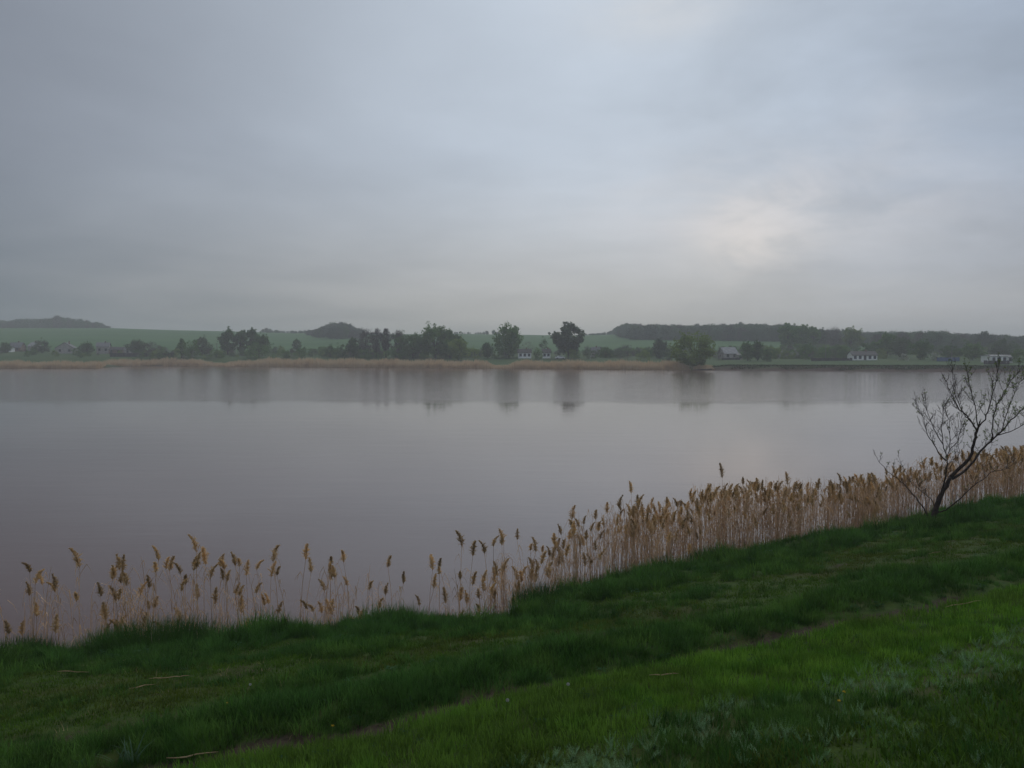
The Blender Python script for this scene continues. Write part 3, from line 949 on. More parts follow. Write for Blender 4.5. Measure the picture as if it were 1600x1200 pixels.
house('shed', 'long low white shed at the left edge of the village', 'shed', 11, 550, 18, 2.0, 0.8, 4, 'white_wall', 'slate_roof', 0.0, wins=2, chimney=False)
house('house', 'house with reddish grey roof beside the long low shed', 'house', 27, 549, 18, 2.2, 2.6, 7, 'brown_wall', 'slate_roof', 0.1, wins=2)
house('house', 'pale roofed round topped house second from the left edge', 'house', 54, 548, 14, 2.4, 2.4, 7, 'grey_wall', 'pale_roof', 0.2, hip=True, wins=1)
house('house', 'grey gabled house with dark attic window in the left village', 'house', 104, 552, 27, 2.6, 2.9, 8, 'grey_wall', 'slate_roof', 0.25, gable=True, wins=2)
house('house', 'tall brick house with pale front in the left village', 'house', 162, 552.5, 18, 3.6, 2.0, 7, 'grey_wall', 'slate_roof', 0.3, wins=2)
house('shed', 'long dark roofed shed attached to the right of the tall brick house', 'shed', 183, 552.5, 22, 2.0, 1.3, 5, 'brown_wall', 'dark_roof', 0.0, wins=2, chimney=False)
house('shed', 'small pale shed at the right end of the left village', 'shed', 202, 553, 12, 2.0, 1.0, 4, 'grey_wall', 'slate_roof', 0.0, wins=1, chimney=False)


def fence(name, label, px0, px1, base, h, mat, pitch=1.1):
    D = on_ground((px0 + px1) / 2, base)
    a, b = at(px0, base, D), at(px1, base, D)
    L = b.x - a.x
    o = empty(name, (a.x, D, gz((a.x + b.x) / 2, D)))
    n = int(L / pitch)
    z0 = -0.6
    bd = MB(); bd.box(0, pitch * 0.93, -0.02, 0.02, z0, h)
    bm = bd.mesh('board', M[mat])
    for i in range(n):
        c = link(bpy.data.objects.new('board', bm), o)
        c.location = (i * pitch, 0, R.uniform(-0.12, 0.12))
    pm = MB(); pm.box(-0.07, 0.07, 0.03, 0.17, z0, h + 0.15)
    pmm = pm.mesh('post', M['dark_wood'])
    for i in range(0, n + 1, 3):
        c = link(bpy.data.objects.new('post', pmm), o); c.location = (i * pitch - 0.035, 0, 0)
    rl = MB(); rl.box(0, n * pitch, 0.025, 0.028, 0.3, 0.42); rl.box(0, n * pitch, 0.025, 0.028, h - 0.4, h - 0.28)
    rl.build('rail', M['dark_wood'], o)
    tag(o, label, 'fence', 'village fences on the far shore')
    return o


fence('fence', 'long dark board fence below the trees at the right end of the left village', 172, 272, 557.5, 1.8, 'dark_wood', 1.5)
fence('fence', 'blue board fence right of the pale blossoming bushes', 1464, 1503, 564.5, 1.5, 'blue_paint')
fence('fence', 'dark low fence in front of the flat topped white house', 1538, 1578, 569.5, 1.3, 'dark_wood')
fence('fence', 'dark fence in front of the barn', 1128, 1160, 562.5, 0.9, 'dark_wood')
fence('fence', 'dark fence below the long white house', 1268, 1335, 564, 1.1, 'dark_wood')


def car(label, px, base, wpx, paint='car_paint'):
    D = on_ground(px, base); g = at(px, base, D); z = gz(g.x, D)
    L = 4.2; o = empty('parked_car', (g.x, D, z), 0.1)
    b = MB()
    prof = [(-2.1, .35), (-2.1, .8), (-1.9, .95), (-1.2, 1.0), (-0.7, 1.45), (0.8, 1.45), (1.4, .98), (2.0, .85), (2.1, .6), (2.1, .35)]
    n = len(prof)
    for y in (-.82, .82):
        b.v += [(x, y * (0.82 if z_ > 1.2 else 1), z_) for x, z_ in prof]
    b.f = [tuple(range(n)), tuple(reversed(range(n, 2 * n)))] + [(i, i + n, (i + 1) % n + n, (i + 1) % n) for i in range(n)]
    b.build('body', M[paint], o)
    wn = MB(); wn.quad((-1.05, -.80, 1.03), (1.2, -.80, 1.03), (0.75, -.715, 1.38), (-.65, -.715, 1.38)); wn.build('window', M['glass'], o)
    wh = MB(); wh.tube([(0, -.1, 0), (0, .1, 0)], [.32, .32], 12); wm = wh.mesh('wheel', M['rubber'])
    for x in (-1.3, 1.3):
        for y in (-.78, .78):
            c = link(bpy.data.objects.new('wheel', wm), o); c.location = (x, y, .32)
    tag(o, label, 'car')


car('small white car parked below the tall spreading tree', 875, 561, 9)

# poles on the far shore
for i, (px, base, top, lb) in enumerate([(1487, 565, 541, 'thin pole above the blue fence'), (339, 557, 536, 'thin pale pole left of the broad green bush'), (1545, 567, 541, 'thin pole before the flat topped white house'), (1290, 563, 541, 'thin pole left of the long white house')]):
    D = on_ground(px, base); g = at(px, base, D); z = gz(g.x, D)
    h = at(px, top, D).z - z
    o = empty('utility_pole', (g.x, D, z))
    p = MB(); p.tube([(0, 0, -.5), (0, 0, h)], [.13, .09], 8); p.build('shaft', M['pole'], o)
    p = MB(); p.box(-.8, .8, -.06, .06, h - .5, h - .38); p.build('crossarm', M['pole'], o)
    tag(o, lb, 'pole', 'utility poles on the far shore')

# ------------------------------------------------------------------ far reed belt
rb = MB()
_bpx = [-300, 0, 60, 150, 250, 275, 300, 330, 350, 370, 420, 500, 620, 760, 770, 790, 815, 1055, 1075, 1100, 1112, 1118]
_bh = [2.4, 2.8, 2.6, 2.7, 3.3, 3.6, 3.2, 1.9, 1.4, 2.2, 3.6, 3.5, 3.3, 2.8, 1.3, 1.2, 3.0, 3.0, 2.2, 1.8, 1.5, 0.6]
for _ in range(42000):
    px = R.uniform(-300, 1116)
    h = float(np.interp(px, _bpx, _bh))
    d = 9.0 * R.random() ** 1.1
    D = float(shore_D(px)) + d - 1.2
    x = (px - 800) / F * D
    hh = 1.12 * h * (0.62 + 0.3 * d / 9) * R.uniform(0.75, 1.1) * (1 + 0.1 * math.sin(x * 0.35) + 0.06 * math.sin(x * 1.3))
    z = min(gz(x, D), 0.3) if False else max(-0.15, 0.7 * max(0, min(1, (D - float(shore_D(px))) / 16)))
    wv = R.uniform(0.05, 0.11)
    lx, ly = R.gauss(0, 0.12), R.gauss(0, 0.12)
    a = R.uniform(-.6, .6)
    dx, dy_ = wv * math.cos(a), wv * math.sin(a)
    n = len(rb.v)
    rb.v += [(x - dx, D - dy_, z), (x + dx, D + dy_, z), (x + lx + dx * .8, D + ly + dy_, z + hh * .8), (x + lx * 1.4, D + ly * 1.2, z + hh)]
    rb.f.append((n, n + 1, n + 2, n + 3))
M['far_reed'] = mat_leafy('far_reed', (0.62, 0.47, 0.29), (0.46, 0.33, 0.20), 0.5, 0.25, 0.0, (0.54, 0.42, 0.27))
o = rb.build('far_reed_belt', M['far_reed'])
tag(o, 'belt of dry tan reeds along the far shore', None, None, 'stuff')

# rough turf on the cut bank and meadow edge at right so that its rim is not a clean line
gb = MB()
for _ in range(9000):
    px = R.uniform(1085, 1900); D = float(shore_D(px)) + R.choice([R.uniform(0.2, 3.4), R.uniform(2.6, 9)])
    x = (px - 800) / F * D; z = gz(x, D) - 0.05; h = R.uniform(0.15, 0.45); a = R.uniform(0, 3.14)
    dx, dy_ = .25 * math.cos(a), .25 * math.sin(a)
    gb.tri((x - dx, D - dy_, z), (x + dx, D + dy_, z), (x + R.gauss(0, .1), D, z + h))
M['bank_turf'] = mat_leafy('bank_turf', (0.030, 0.055, 0.018), (0.055, 0.05, 0.028), 0.5, 0.2, 0.0)
tag(gb.build('bank_turf', M['bank_turf']), 'tufts of rough grass on the low earth bank of the far shore', None, None, 'stuff')


# ------------------------------------------------------------------ near grass
def blade(mb, x, y, h, w_, lean, az_, curl=0.5, segs=2):
    ca, sa = math.cos(az_), math.sin(az_)
    px_, py_ = -sa * w_ / 2, ca * w_ / 2
    pts = []
    for k in range(segs + 1):
        t_ = k / segs
        r = lean * h * (t_ ** (1 + curl))
        z = h * t_ * (1 - 0.25 * lean * t_)
        ww = (1 - t_ ** 1.5)
        pts.append((x + ca * r, y + sa * r, z, ww))
    n = len(mb.v)
    for (a, b, z, ww) in pts[:-1]:
        mb.v += [(a - px_ * ww, b - py_ * ww, z), (a + px_ * ww, b + py_ * ww, z)]
    mb.v.append(pts[-1][:3])
    for k in range(segs - 1):
        mb.f.append((n + 2 * k, n + 2 * k + 1, n + 2 * k + 3, n + 2 * k + 2))
    mb.f.append((n + 2 * (segs - 1), n + 2 * (segs - 1) + 1, n + 2 * segs))


def tuft(name, mat, n, rad_, h, w_, seed, lean=0.5, segs=2, hv=0.5):
    rng = random.Random(seed); mb = MB()
    for _ in range(n):
        a = rng.uniform(0, 6.283); r = rad_ * math.sqrt(rng.random())
        hh = h * (1 - hv * rng.random()) * (1 - 0.3 * r / rad_)
        blade(mb, r * math.cos(a), r * math.sin(a), hh, w_ * rng.uniform(.7, 1.3), lean * rng.uniform(.2, 1.3), a + rng.gauss(0, .9), .6, segs)
    return mb.mesh(name, M[mat])


short_t = [tuft('grass_tuft', 'grass_bright', 36, .11, .13, .0075, 100 + i, .55) for i in range(5)]
mid_t = [tuft('grass_tuft', 'grass_dark', 38, .12, .21, .008, 200 + i, .6) for i in range(5)]
edge_t = [tuft('grass_tuft', 'grass_dark', 40, .13, .40, .010, 300 + i, .65, 3) for i in range(5)]
moss_t = [tuft('grass_tuft', 'grass_olive', 36, .13, .06, .008, 400 + i, .8) for i in range(4)]
straw_t = [tuft('straw_tuft', 'straw', 4, .10, .16, .004, 450 + i, 1.3) for i in range(4)]


def worm_mesh(seed):
    rng = random.Random(seed); mb = MB()
    for k in range(7):
        a = rng.uniform(0, 6.283); l = rng.uniform(.3, .7); h = rng.uniform(.10, .2)
        for j in range(12):
            t_ = (j + 1) / 12
            cx_, cy_, cz = math.cos(a) * l * h * t_, math.sin(a) * l * h * t_, h * t_
            for s in range(3):
                b = rng.uniform(0, 6.283); L = .024 * (1.1 - .5 * t_)
                dx, dy_ = math.cos(b) * L, math.sin(b) * L
                mb.tri((cx_ - dy_ * .12, cy_ + dx * .12, cz), (cx_ + dy_ * .12, cy_ - dx * .12, cz), (cx_ + dx, cy_ + dy_, cz + L * rng.uniform(-.1, .7)))
    return mb.mesh('wormwood_plant', M['wormwood'])


def weed_mesh(seed, mat='weed', h=.10, n=16):
    rng = random.Random(seed); mb = MB()
    for k in range(n):
        a = rng.uniform(0, 6.283); r0 = rng.uniform(0, .06); L = rng.uniform(.03, .06); z0 = rng.uniform(.02, h)
        c, s = math.cos(a), math.sin(a)
        p0 = Vector((c * r0, s * r0, z0)); p1 = p0 + Vector((c * L, s * L, L * .3)); p2 = p0 + Vector((c * L * 2, s * L * 2, L * .1))
        w_ = Vector((-s, c, 0)) * L * .38
        mb.quad(p0, p1 - w_, p2, p1 + w_)
    return mb.mesh('weed_plant', M[mat])


worm_t = [worm_mesh(500 + i) for i in range(4)]
weed_t = [weed_mesh(600 + i) for i in range(4)]

n_c = 430000
cx_a = NR.uniform(-26, 44, n_c); cy_a = NR.uniform(2.0, 48, n_c)
dd = np.sqrt(cx_a ** 2 + cy_a ** 2)
qq, uu, qqe, bb = masks(cx_a, cy_a)
pxa = 800 + F * cx_a / cy_a
inview = (cx_a > -0.74 * cy_a - 3.5) & (cx_a < 0.72 * cy_a + 4.5)
# candidates: 260000 over 70x46 = 80 per m2 ; thin out with distance
keep_p = np.clip(8.0 / dd, 0.20, 1.0) * np.where(inview, 1, 0.12)
ok = (qq < qqe + 0.25) & (qq > -4) & (NR.rand(n_c) < keep_p)
cx_a, cy_a, qq, uu, qqe, bb, dd = [a[ok] for a in (cx_a, cy_a, qq, uu, qqe, bb, dd)]
cz_a = ground_z(cx_a, cy_a) - 0.01
inl = qqe - qq
nz1 = vnoise(cx_a, cy_a, 0.75, 7); nz2 = vnoise(cx_a, cy_a, 1.9, 9); nz3 = vnoise(cx_a * 1.0, cy_a, 0.35, 12)
rr = NR.rand(len(cx_a))
P = {'short': [], 'mid': [], 'edge': [], 'moss': [], 'straw': [], 'worm': [], 'weed': []}
for i in range(len(cx_a)):
    q, il, b, x, y, z = qq[i], inl[i], bb[i], cx_a[i], cy_a[i], cz_a[i]
    r = rr[i]
    far_k = 1 + 0.25 * min(1, dd[i] / 25)
    row = lambda s: (x, y, z, R.uniform(0, 6.28), R.gauss(0, .12), R.gauss(0, .12), s * far_k)
    t1u = 7.45 - 0.045 * min(20, max(0, uu[i] - 6))
    if b > 0.35 + 0.25 * nz3[i]:
        if r < 0.20: P['moss'].append(row(R.uniform(.4, .9)))
        elif r < 0.29: P['straw'].append(row(R.uniform(.4, .9)))
        continue
    if il < 2.6 + 0.7 * nz1[i]:                              # rough tall grass along the shore
        if r < 0.62: P['edge'].append(row(max(.25, 0.62 + 0.75 * nz1[i] + .55 * nz3[i]) * R.uniform(.5, 1.25)))
        elif r < 0.88: P['mid'].append(row(R.uniform(.7, 1.2)))
        elif r < 0.94: P['weed'].append(row(R.uniform(.6, 1.0)))
        elif r < 0.945: P['straw'].append(row(R.uniform(.9, 1.5)))
    elif q > 9.9:                                             # grazed, mossy middle of the bank with rough patches
        s = nz1[i] * .75 + nz2[i] * .5 + nz3[i] * .25 + 0.35 * min(1, max(0, (5.0 - il) / 2.5))
        if s > 0.30:
            if r < 0.85: P['mid'].append(row(R.uniform(.6, 1.2) * min(1.5, .55 + s * 1.0)))
            elif r < .862: P['straw'].append(row(R.uniform(.6, 1.1)))
            elif r < .93: P['weed'].append(row(R.uniform(.35, .6)))
        elif s > 0.0:
            if r < 0.5: P['mid'].append(row(R.uniform(.4, .75)))
            elif r < 0.9: P['moss'].append(row(R.uniform(.8, 1.6)))
        else:
            if r < 0.62: P['moss'].append(row(R.uniform(.7, 1.4)))
            elif r < 0.66: P['straw'].append(row(R.uniform(.4, .9)))
    elif q > t1u:                                             # between the two wheel tracks
        k = math.exp(-((q - 8.35) / .62) ** 2)
        if r < 0.9: P['mid'].append(row((.45 + .75 * k) * R.uniform(.7, 1.2) * (1 + .25 * nz1[i])))
        elif r < .95: P['weed'].append(row(R.uniform(.35, .6)))
    elif q > 5.35 + 0.25 * nz1[i]:                            # fresh bright strip
        if r < 0.9: P['short'].append(row(R.uniform(.75, 1.2) * (1 + .2 * nz2[i])))
        elif r < .94: P['weed'].append(row(R.uniform(.3, .5)))
    elif q > 4.25 + 0.35 * nz1[i] and x > 0.2 + nz2[i] * .8:  # wormwood band
        if r < 0.40 + 0.45 * nz3[i] + .2 * nz1[i]: P['worm'].append(row(R.uniform(.35, .75)))
        elif r < 0.95: P['short' if nz2[i] > -.2 else 'mid'].append(row(R.uniform(.5, .9)))
    else:
        if r < 0.35: P['moss'].append(row(R.uniform(1.0, 2.0)))
        elif r < 0.70: P['mid'].append(row(R.uniform(.45, .85)))
        elif r < 0.86 and x < 1.0: P['short'].append(row(R.uniform(.6, 1.0)))
        elif r < 0.88: P['worm'].append(row(R.uniform(.4, .6)))
        elif r < 0.94: P['weed'].append(row(R.uniform(.3, .5)))
scatter('fresh_grass', P['short'], short_t, 'bright fresh grass in the strip above the wheel track')
scatter('rough_grass', P['mid'], mid_t, 'darker rough grass between the wheel tracks and down the bank')
scatter('shore_grass', P['edge'], edge_t, 'tall dark grass along the top edge of the shore')
scatter('mossy_turf', P['moss'], moss_t, 'short olive mossy turf on the bank')
scatter('dry_stalks', P['straw'], straw_t, 'thin dead straw stalks scattered in the grass')
scatter('wormwood', P['worm'], worm_t, 'silvery grey green wormwood in a band across the lower right')
scatter('low_weeds', P['weed'], weed_t, 'small leafy weeds among the grass')


def on_near(px, py):
    D = on_ground(px, py, 3.0, 60.0)
    g = at(px, py, D)
    return g.x, D


def along_edge(px, off):
    for D in np.arange(11, 60, .05):
        x = (px - 800) / F * D
        if NV[0] * x + NV[1] * D > float(q_edge(UV[0] * x + UV[1] * D)) - off: return x, float(D)


def tussock(label, px, py, n, rad_, h, seed, mat='grass_dark', lean=.5):
    x, y = on_near(px, py) if py > 1060 else along_edge(px, .35 * rad_ + .1)
    me_ = tuft('grass_tussock', mat, n, rad_, h, .010, seed, lean, 3, .45)
    o = link(bpy.data.objects.new('grass_tussock', me_)); o.location = (x, y, gz(x, y) - .03)
    tag(o, label, 'grass tussock', 'large tussocks of grass on the bank')
    return o


lit = []
for _ in range(5200):
    uu_ = R.uniform(-12, 70); q = float(q_edge(uu_)) + R.uniform(.1, 2.2)
    x = UV[0] * uu_ + NV[0] * q; y = UV[1] * uu_ + NV[1] * q
    if y < 6: continue
    lit.append((x, y, max(-.05, gz(x, y)), R.uniform(0, 6.28), R.gauss(0, .15), R.gauss(0, .15), R.uniform(1.2, 4.2) if uu_ > 12 else R.uniform(1.0, 2.6)))
scatter('reed_litter', lit, straw_t, 'dead reed leaves and broken stalks at the foot of the reeds')


for k, (lb, px, py, n, rd, h) in enumerate([
        ('large dark tussock at the shore below the leftmost dense reeds, widest of three', 232, 1003, 1800, .95, .85),
        ('dark tussock at the shore left of the widest one', 165, 1012, 900, .6, .62),
        ('dark tussock at the shore right of the widest one', 292, 992, 1000, .65, .8),
        ('bushy dark tussock where the shore line steps up at the middle of the photo', 858, 938, 1000, .8, .55),
        ('tussock of darker grass on the shore below the lone tall reed', 1118, 888, 700, .7, .45),
        ('grass tussock on the shore left of the bare fruit tree', 1310, 862, 700, .7, .42),
        ('low thick tussock above the wheel track near the bottom left', 300, 1165, 650, .32, .26),
        ('small upright tussock in the rough grass below the middle reeds', 632, 1090, 420, .22, .28),
        ('tussock at the far left edge of the shore', 20, 1040, 800, .6, .5)]):
    tussock(lb, px, py, n, rd, h, 900 + k)

# pale broad-bladed weed at the bottom left
x, y = on_near(200, 1192)
mb = MB()
rng = random.Random(5)
for _ in range(26):
    a = rng.uniform(0, 6.283)
    blade(mb, rng.uniform(-.09, .09), rng.uniform(-.06, .06), rng.uniform(.16, .3), .016, rng.uniform(.3, 1.0), a, .7, 3)
M['pale_blade'] = mat_leafy('pale_blade', (0.10, 0.17, 0.10), (0.07, 0.13, 0.07), 5, .3, .2)
o = mb.build('broad_bladed_weed', M['pale_blade']); o.location = (x, y, gz(x, y) - .02)
tag(o, 'pale broad-bladed weed at the bottom left corner', 'weed')

# dead reed stalks lying on the turf
for k, (px, py, L, a, lb) in enumerate([(258, 1066, .42, .12, 'thickest pale dead reed stalk lying on the turf at the lower left'),
                                       (284, 1064, .2, .15, 'short end of dead stalk right of the thickest one'),
                                       (222, 1080, .28, .75, 'curled dead leaf lying below the thickest dead stalk'),
                                       (136, 1046, .42, .05, 'pale dead stalk lying below the large dark tussock'),
                                       (205, 1036, .3, .5, 'dead stalk lying at the foot of the large dark tussock'),
                                       (115, 1056, .5, -.1, 'thin dead stalk lying left of the pale one'),
                                       (1505, 951, .5, .12, 'bright dead stalk lying by the wheel track at the right'),
                                       (1038, 1064, .3, .1, 'thin dead stalk lying in the bright grass below the wheel track'),
                                       (300, 1193, .4, .2, 'brown twig lying at the bottom edge of the picture'),
                                       (1460, 868, .35, .3, 'pale dead leaf lying in the grass below the bare fruit tree')]):
    x, y = on_near(px, py)
    mb = MB(); pts = []
    for j in range(6):
        t_ = j / 5 - .5
        xx, yy = x + math.cos(a) * L * t_, y + math.sin(a) * L * t_ * 1.6 + .012 * math.sin(j * 1.3 + k)
        pts.append(Vector((xx - x, yy - y, gz(xx, yy) - gz(x, y) + .06 + .006 * math.sin(j * 2 + k))))
    mb.tube(pts, [.003, .006, .007, .006, .005, .002], 5)
    o = mb.build('dead_reed_stalk', M['straw'], None, True); o.location = (x, y, gz(x, y))
    tag(o, lb, 'dead stalk', 'dead stalks lying on the bank')

# dandelions
def dandelion(px, py, lb, white):
    x, y = on_near(px, py)
    o = empty('dandelion', (x, y, gz(x, y)))
    h = R.uniform(.14, .2)
    mb = MB(); mb.tube([(0, 0, 0), (.01, 0, h * .6), (.015, .01, h)], [.003, .0025, .002], 5); mb.build('stem', M['grass_bright'], o)
    mb = MB(); c = Vector((.015, .01, h + (.015 if white else .004)))
    for k in range(70 if white else 40):
        d = Vector((R.gauss(0, 1), R.gauss(0, 1), R.gauss(0, 1) if white else abs(R.gauss(0, .35)))).normalized()
        s = d.cross(Vector((R.gauss(0, 1), R.gauss(0, 1), R.gauss(0, 1)))).normalized()
        L = .015 if white else .012
        mb.tri(c, c + d * L - s * .004, c + d * L + s * .004)
    mb.build('seed_head' if white else 'flower', M['seed_white' if white else 'petal_yellow'], o)
    tag(o, lb, 'dandelion', 'dandelions in the grass')


dandelion(790, 1133, 'white dandelion clock standing in the bright grass below the wheel track', True)
dandelion(389, 1092, 'small pale dandelion clock in the rough grass at the lower left', True)
dandelion(885, 1103, 'tiny white dandelion clock right of the largest one', True)
dandelion(352, 1126, 'yellow dandelion near the low thick tussock at the lower left', False)
dandelion(1316, 1122, 'yellow dandelion just below the wormwood band', False)
dandelion(1308, 1138, 'yellow dandelion lower of the two below the wormwood band', False)
dandelion(517, 1172, 'yellow dandelion at the bottom left of the bright strip', False)


# ------------------------------------------------------------------ reeds
def reed_meshes(seed, h=1.0, plume=True, leafy=True):
    rng = random.Random(seed)
    H = 2.0
    bx, by = rng.gauss(0, .06), rng.gauss(0, .06)
    bent = (not plume) and seed % 2 == 0
    crv = [(0, 0, -0.55), (bx * .2, by * .2, H * .25), (bx * .8, by * .8, H * .6), (bx * 1.8, by * 1.8, H * .86), (bx * 2.2, by * 2.2, H * .93)]
    if bent:
        crv[3] = (bx * .8 + .16, by * .8 + .05, H * .70); crv[4] = (bx * .8 + .42, by * .8 + .12, H * .62)
    st_ = MB(); st_.tube(crv, [.007, .0065, .0055, .004, .003], 4, False)
    lf = MB()
    for k in range(rng.randint(4, 8) if leafy else 1):
        t_ = rng.uniform(.15, .85); z = H * t_
        p = Vector((bx * t_ * 1.5, by * t_ * 1.5, z)); a = rng.uniform(0, 6.283); L = rng.uniform(.18, .42); up = rng.uniform(.2, 1.5)
        dirv = Vector((math.cos(a), math.sin(a), 0)); sd_ = Vector((-math.sin(a), math.cos(a), 0)) * .007
        p1 = p + dirv * L * .4 + Vector((0, 0, L * up * .6)); p2 = p + dirv * L * .75 + Vector((0, 0, L * (up * .4 - .2))); p3 = p + dirv * L + Vector((0, 0, L * (up * .1 - .6)))
        n = len(lf.v)
        lf.v += [tuple(v) for v in (p - sd_ * .5, p + sd_ * .5, p1 - sd_, p1 + sd_, p2 - sd_ * .8, p2 + sd_ * .8, p3)]
        lf.f += [(n, n + 1, n + 3, n + 2), (n + 2, n + 3, n + 5, n + 4), (n + 4, n + 5, n + 6)]
    pl = None
    if plume:
        pl = MB()
        top = Vector(crv[-1]); a = rng.uniform(0, 6.283)
        L = rng.uniform(.30, .46); droop = rng.uniform(.08, .55); width = rng.uniform(.4, 1.0)
        dirv = Vector((math.cos(a), math.sin(a), 0))
        base = Vector(crv[-2])
        ax = lambda s: base + Vector((0, 0, 1)) * (L * (s - .18 * droop * s * s * 2)) + dirv * (L * droop * s * s)
        pl.tube([ax(0), ax(.5), ax(1)], [.003, .002, .001], 4, False)
        for k in range(190):
            s = rng.random() ** .9
            p = ax(s * .95)
            b = a + rng.gauss(0, 1.4)
            l = L * (.36 * (1 - s) + .10) * rng.uniform(.5, 1.1) * (0.45 + math.sin(min(1, s * 2.5 + .25) * math.pi / 2) * .55)
            out_ = Vector((math.cos(b), math.sin(b), 0)) * width * .45
            d = (out_ + Vector((0, 0, rng.uniform(.25, .95)))).normalized()
            m_ = p + d * l * .6
            e = m_ + (out_ * 1.1 + Vector((0, 0, rng.uniform(-.5, .5)))).normalized() * l * .55
            sv = Vector((rng.gauss(0, 1), rng.gauss(0, 1), rng.gauss(0, .5))).normalized() * rng.uniform(.006, .012)
            n = len(pl.v)
            pl.v += [tuple(v) for v in (p, m_ - sv, e, m_ + sv)]
            pl.f.append((n, n + 1, n + 2, n + 3))
    return st_, lf, pl


REED = []
for k in range(16):
    a, b, c_ = reed_meshes(1000 + k, plume=(k < 12))
    REED.append((a.mesh('stem', M['reed_stem'], True), b.mesh('leaves', M['reed_leaf']), c_.mesh('plume', M['plume']) if c_ else None))


def join_mesh(ms, name):
    v, f, mats, mi = [], [], [], []
    for m_ in ms:
        if m_ is None: continue
        n = len(v)
        v += [tuple(x_.co) for x_ in m_.vertices]
        for p in m_.polygons:
            f.append(tuple(n + i for i in p.vertices)); mi.append(len(mats))
        mats.append(m_.materials[0])
    me_ = bpy.data.meshes.new(name); me_.from_pydata(v, [], f)
    for m_ in mats: me_.materials.append(m_)
    me_.polygons.foreach_set('material_index', mi); me_.update()
    return me_


_tpx = [-150, 0, 40, 100, 180, 230, 310, 380, 450, 550, 620, 700, 780, 850, 900, 960, 1050, 1100, 1170, 1300, 1380, 1450, 1600, 1900]
_ty = [880, 872, 868, 868, 862, 852, 846, 866, 858, 862, 872, 866, 836, 828, 800, 778, 776, 752, 744, 745, 732, 706, 690, 670]
_dpx = [-200, 0, 60, 100, 150, 330, 400, 560, 600, 700, 740, 820, 900, 1000, 1900]
_dn = [13, 13, 13, 12, 22, 24, 17, 14, 9, 10, 22, 30, 42, 46, 42]      # stems per metre of shore per metre of depth
reeds = []        # x, y, height factor, has plume, forced


def add_reed(x, y, top_z, plume):
    reeds.append([x, y, top_z, plume])


u_lo, u_hi = -12.0, 75.0
u = u_lo
while u < u_hi:
    u += 0.04
    for _ in range(14):
        out_ = R.uniform(.35, 3.4)
        uu_ = u + R.uniform(-.1, .1)
        q = float(q_edge(uu_)) + out_
        x = UV[0] * uu_ + NV[0] * q * 1.0; y = UV[1] * uu_ + NV[1] * q
        if y < 5: continue
        px = px_of(x, y)
        dens = float(np.interp(px, _dpx, _dn)) * (0.55 + 0.45 * math.sin(uu_ * 2.3) * math.cos(uu_ * .9 + 1)) 
        if px < 900 and out_ > 2.3: continue
        if 1385 < px < 1520 and out_ < 1.3: continue
        if R.random() > dens * 3.05 * 0.04 / 14 : continue
        ty = float(np.interp(px, _tpx, _ty))
        if px < 880:
            zt = at(px, ty, y).z * (1 - .72 * R.random() ** .8)
            plume = R.random() < (.30 if px < 640 else .36)
        else:
            zt = at(px, ty, y).z * (1 - .38 * R.random() ** 1.1) if out_ > .8 else at(px, ty, y).z * R.uniform(.4, .95)
            plume = R.random() < .34
        zt = min(zt, 2.6)
        if zt < .5: continue
        add_reed(x, y, zt, plume)

# reeds whose plumes stand out in the photograph: px, py of the plume top, distance outside the grass edge
PROM = [(44, 868, 1.2), (42, 885, .9), (117, 855, 1.0), (72, 902, 1.2), (95, 893, 1.1), (18, 956, .6), (4, 905, 1.0), (155, 882, 1.0), (172, 873, 1.1), (192, 860, 1.0), (206, 858, 1.5), (231, 843, 1.2), (236, 862, 1.0), (216, 880, .9), (262, 862, 1.3), (276, 858, 1.5),
        (303, 834, 1.3), (315, 850, 1.1), (300, 855, 1.0), (290, 868, .8), (326, 870, 1.0), (344, 883, .9), (352, 863, 1.2), (365, 859, 1.3), (379, 858, 1.2), (402, 866, 1.0), (433, 850, 1.2), (446, 871, 1.0), (465, 847, 1.3), (470, 872, 1.0), (502, 870, 1.1), (510, 857, 1.3), (526, 876, 1.0),
        (544, 853, 1.3), (612, 860, 1.2), (616, 880, .9), (573, 893, 1.0), (668, 868, 1.4), (684, 872, 1.0), (703, 862, 1.0), (716, 828, 1.8), (655, 895, .8), (732, 842, 1.1), (763, 840, 1.2), (772, 828, 1.3), (783, 830, 1.3), (793, 824, 1.4), (821, 822, 1.5), (738, 880, .7), (745, 890, .7),
        (988, 744, 1.9), (985, 762, 1.2), (956, 769, 1.4), (903, 790, 1.2), (910, 800, 1.0), (1015, 773, 1.3), (1137, 723, 2.3), (1082, 752, 1.6), (1106, 748, 1.5), (1226, 733, 1.8), (1313, 738, 2.2), (1047, 772, 1.4), (1177, 736, 1.7)]
for (px, py, o_) in PROM:
    # find the point on the strip o_ metres outside the grass edge that is seen at this column
    best = None
    for D in np.arange(12, 45, .1):
        x = (px - 800) / F * D
        u = UV[0] * x + UV[1] * D; q = NV[0] * x + NV[1] * D
        e = abs(q - float(q_edge(u)) - o_)
        if best is None or e < best[0]: best = (e, x, D)
    _, x, D = best
    add_reed(x, D, min(2.75, at(px, py, D).z), 2)

SRC_H = 2.13                                    # plume tip height of the source meshes
rl = []
for (x, y, zt, pl) in reeds:
    k = R.randrange(12) if pl else 12 + R.randrange(4)
    top = SRC_H if pl else 1.86
    rl.append((x, y, zt, pl, k, zt / top))
seen = [r for r in rl if -20 < px_of(r[0], r[1]) < 1620]
seen.sort(key=lambda r: (0 if r[3] == 2 else 1, r[1]))
indiv = seen[:298]
ids = set(id(r) for r in indiv)
rest = [r for r in rl if id(r) not in ids]


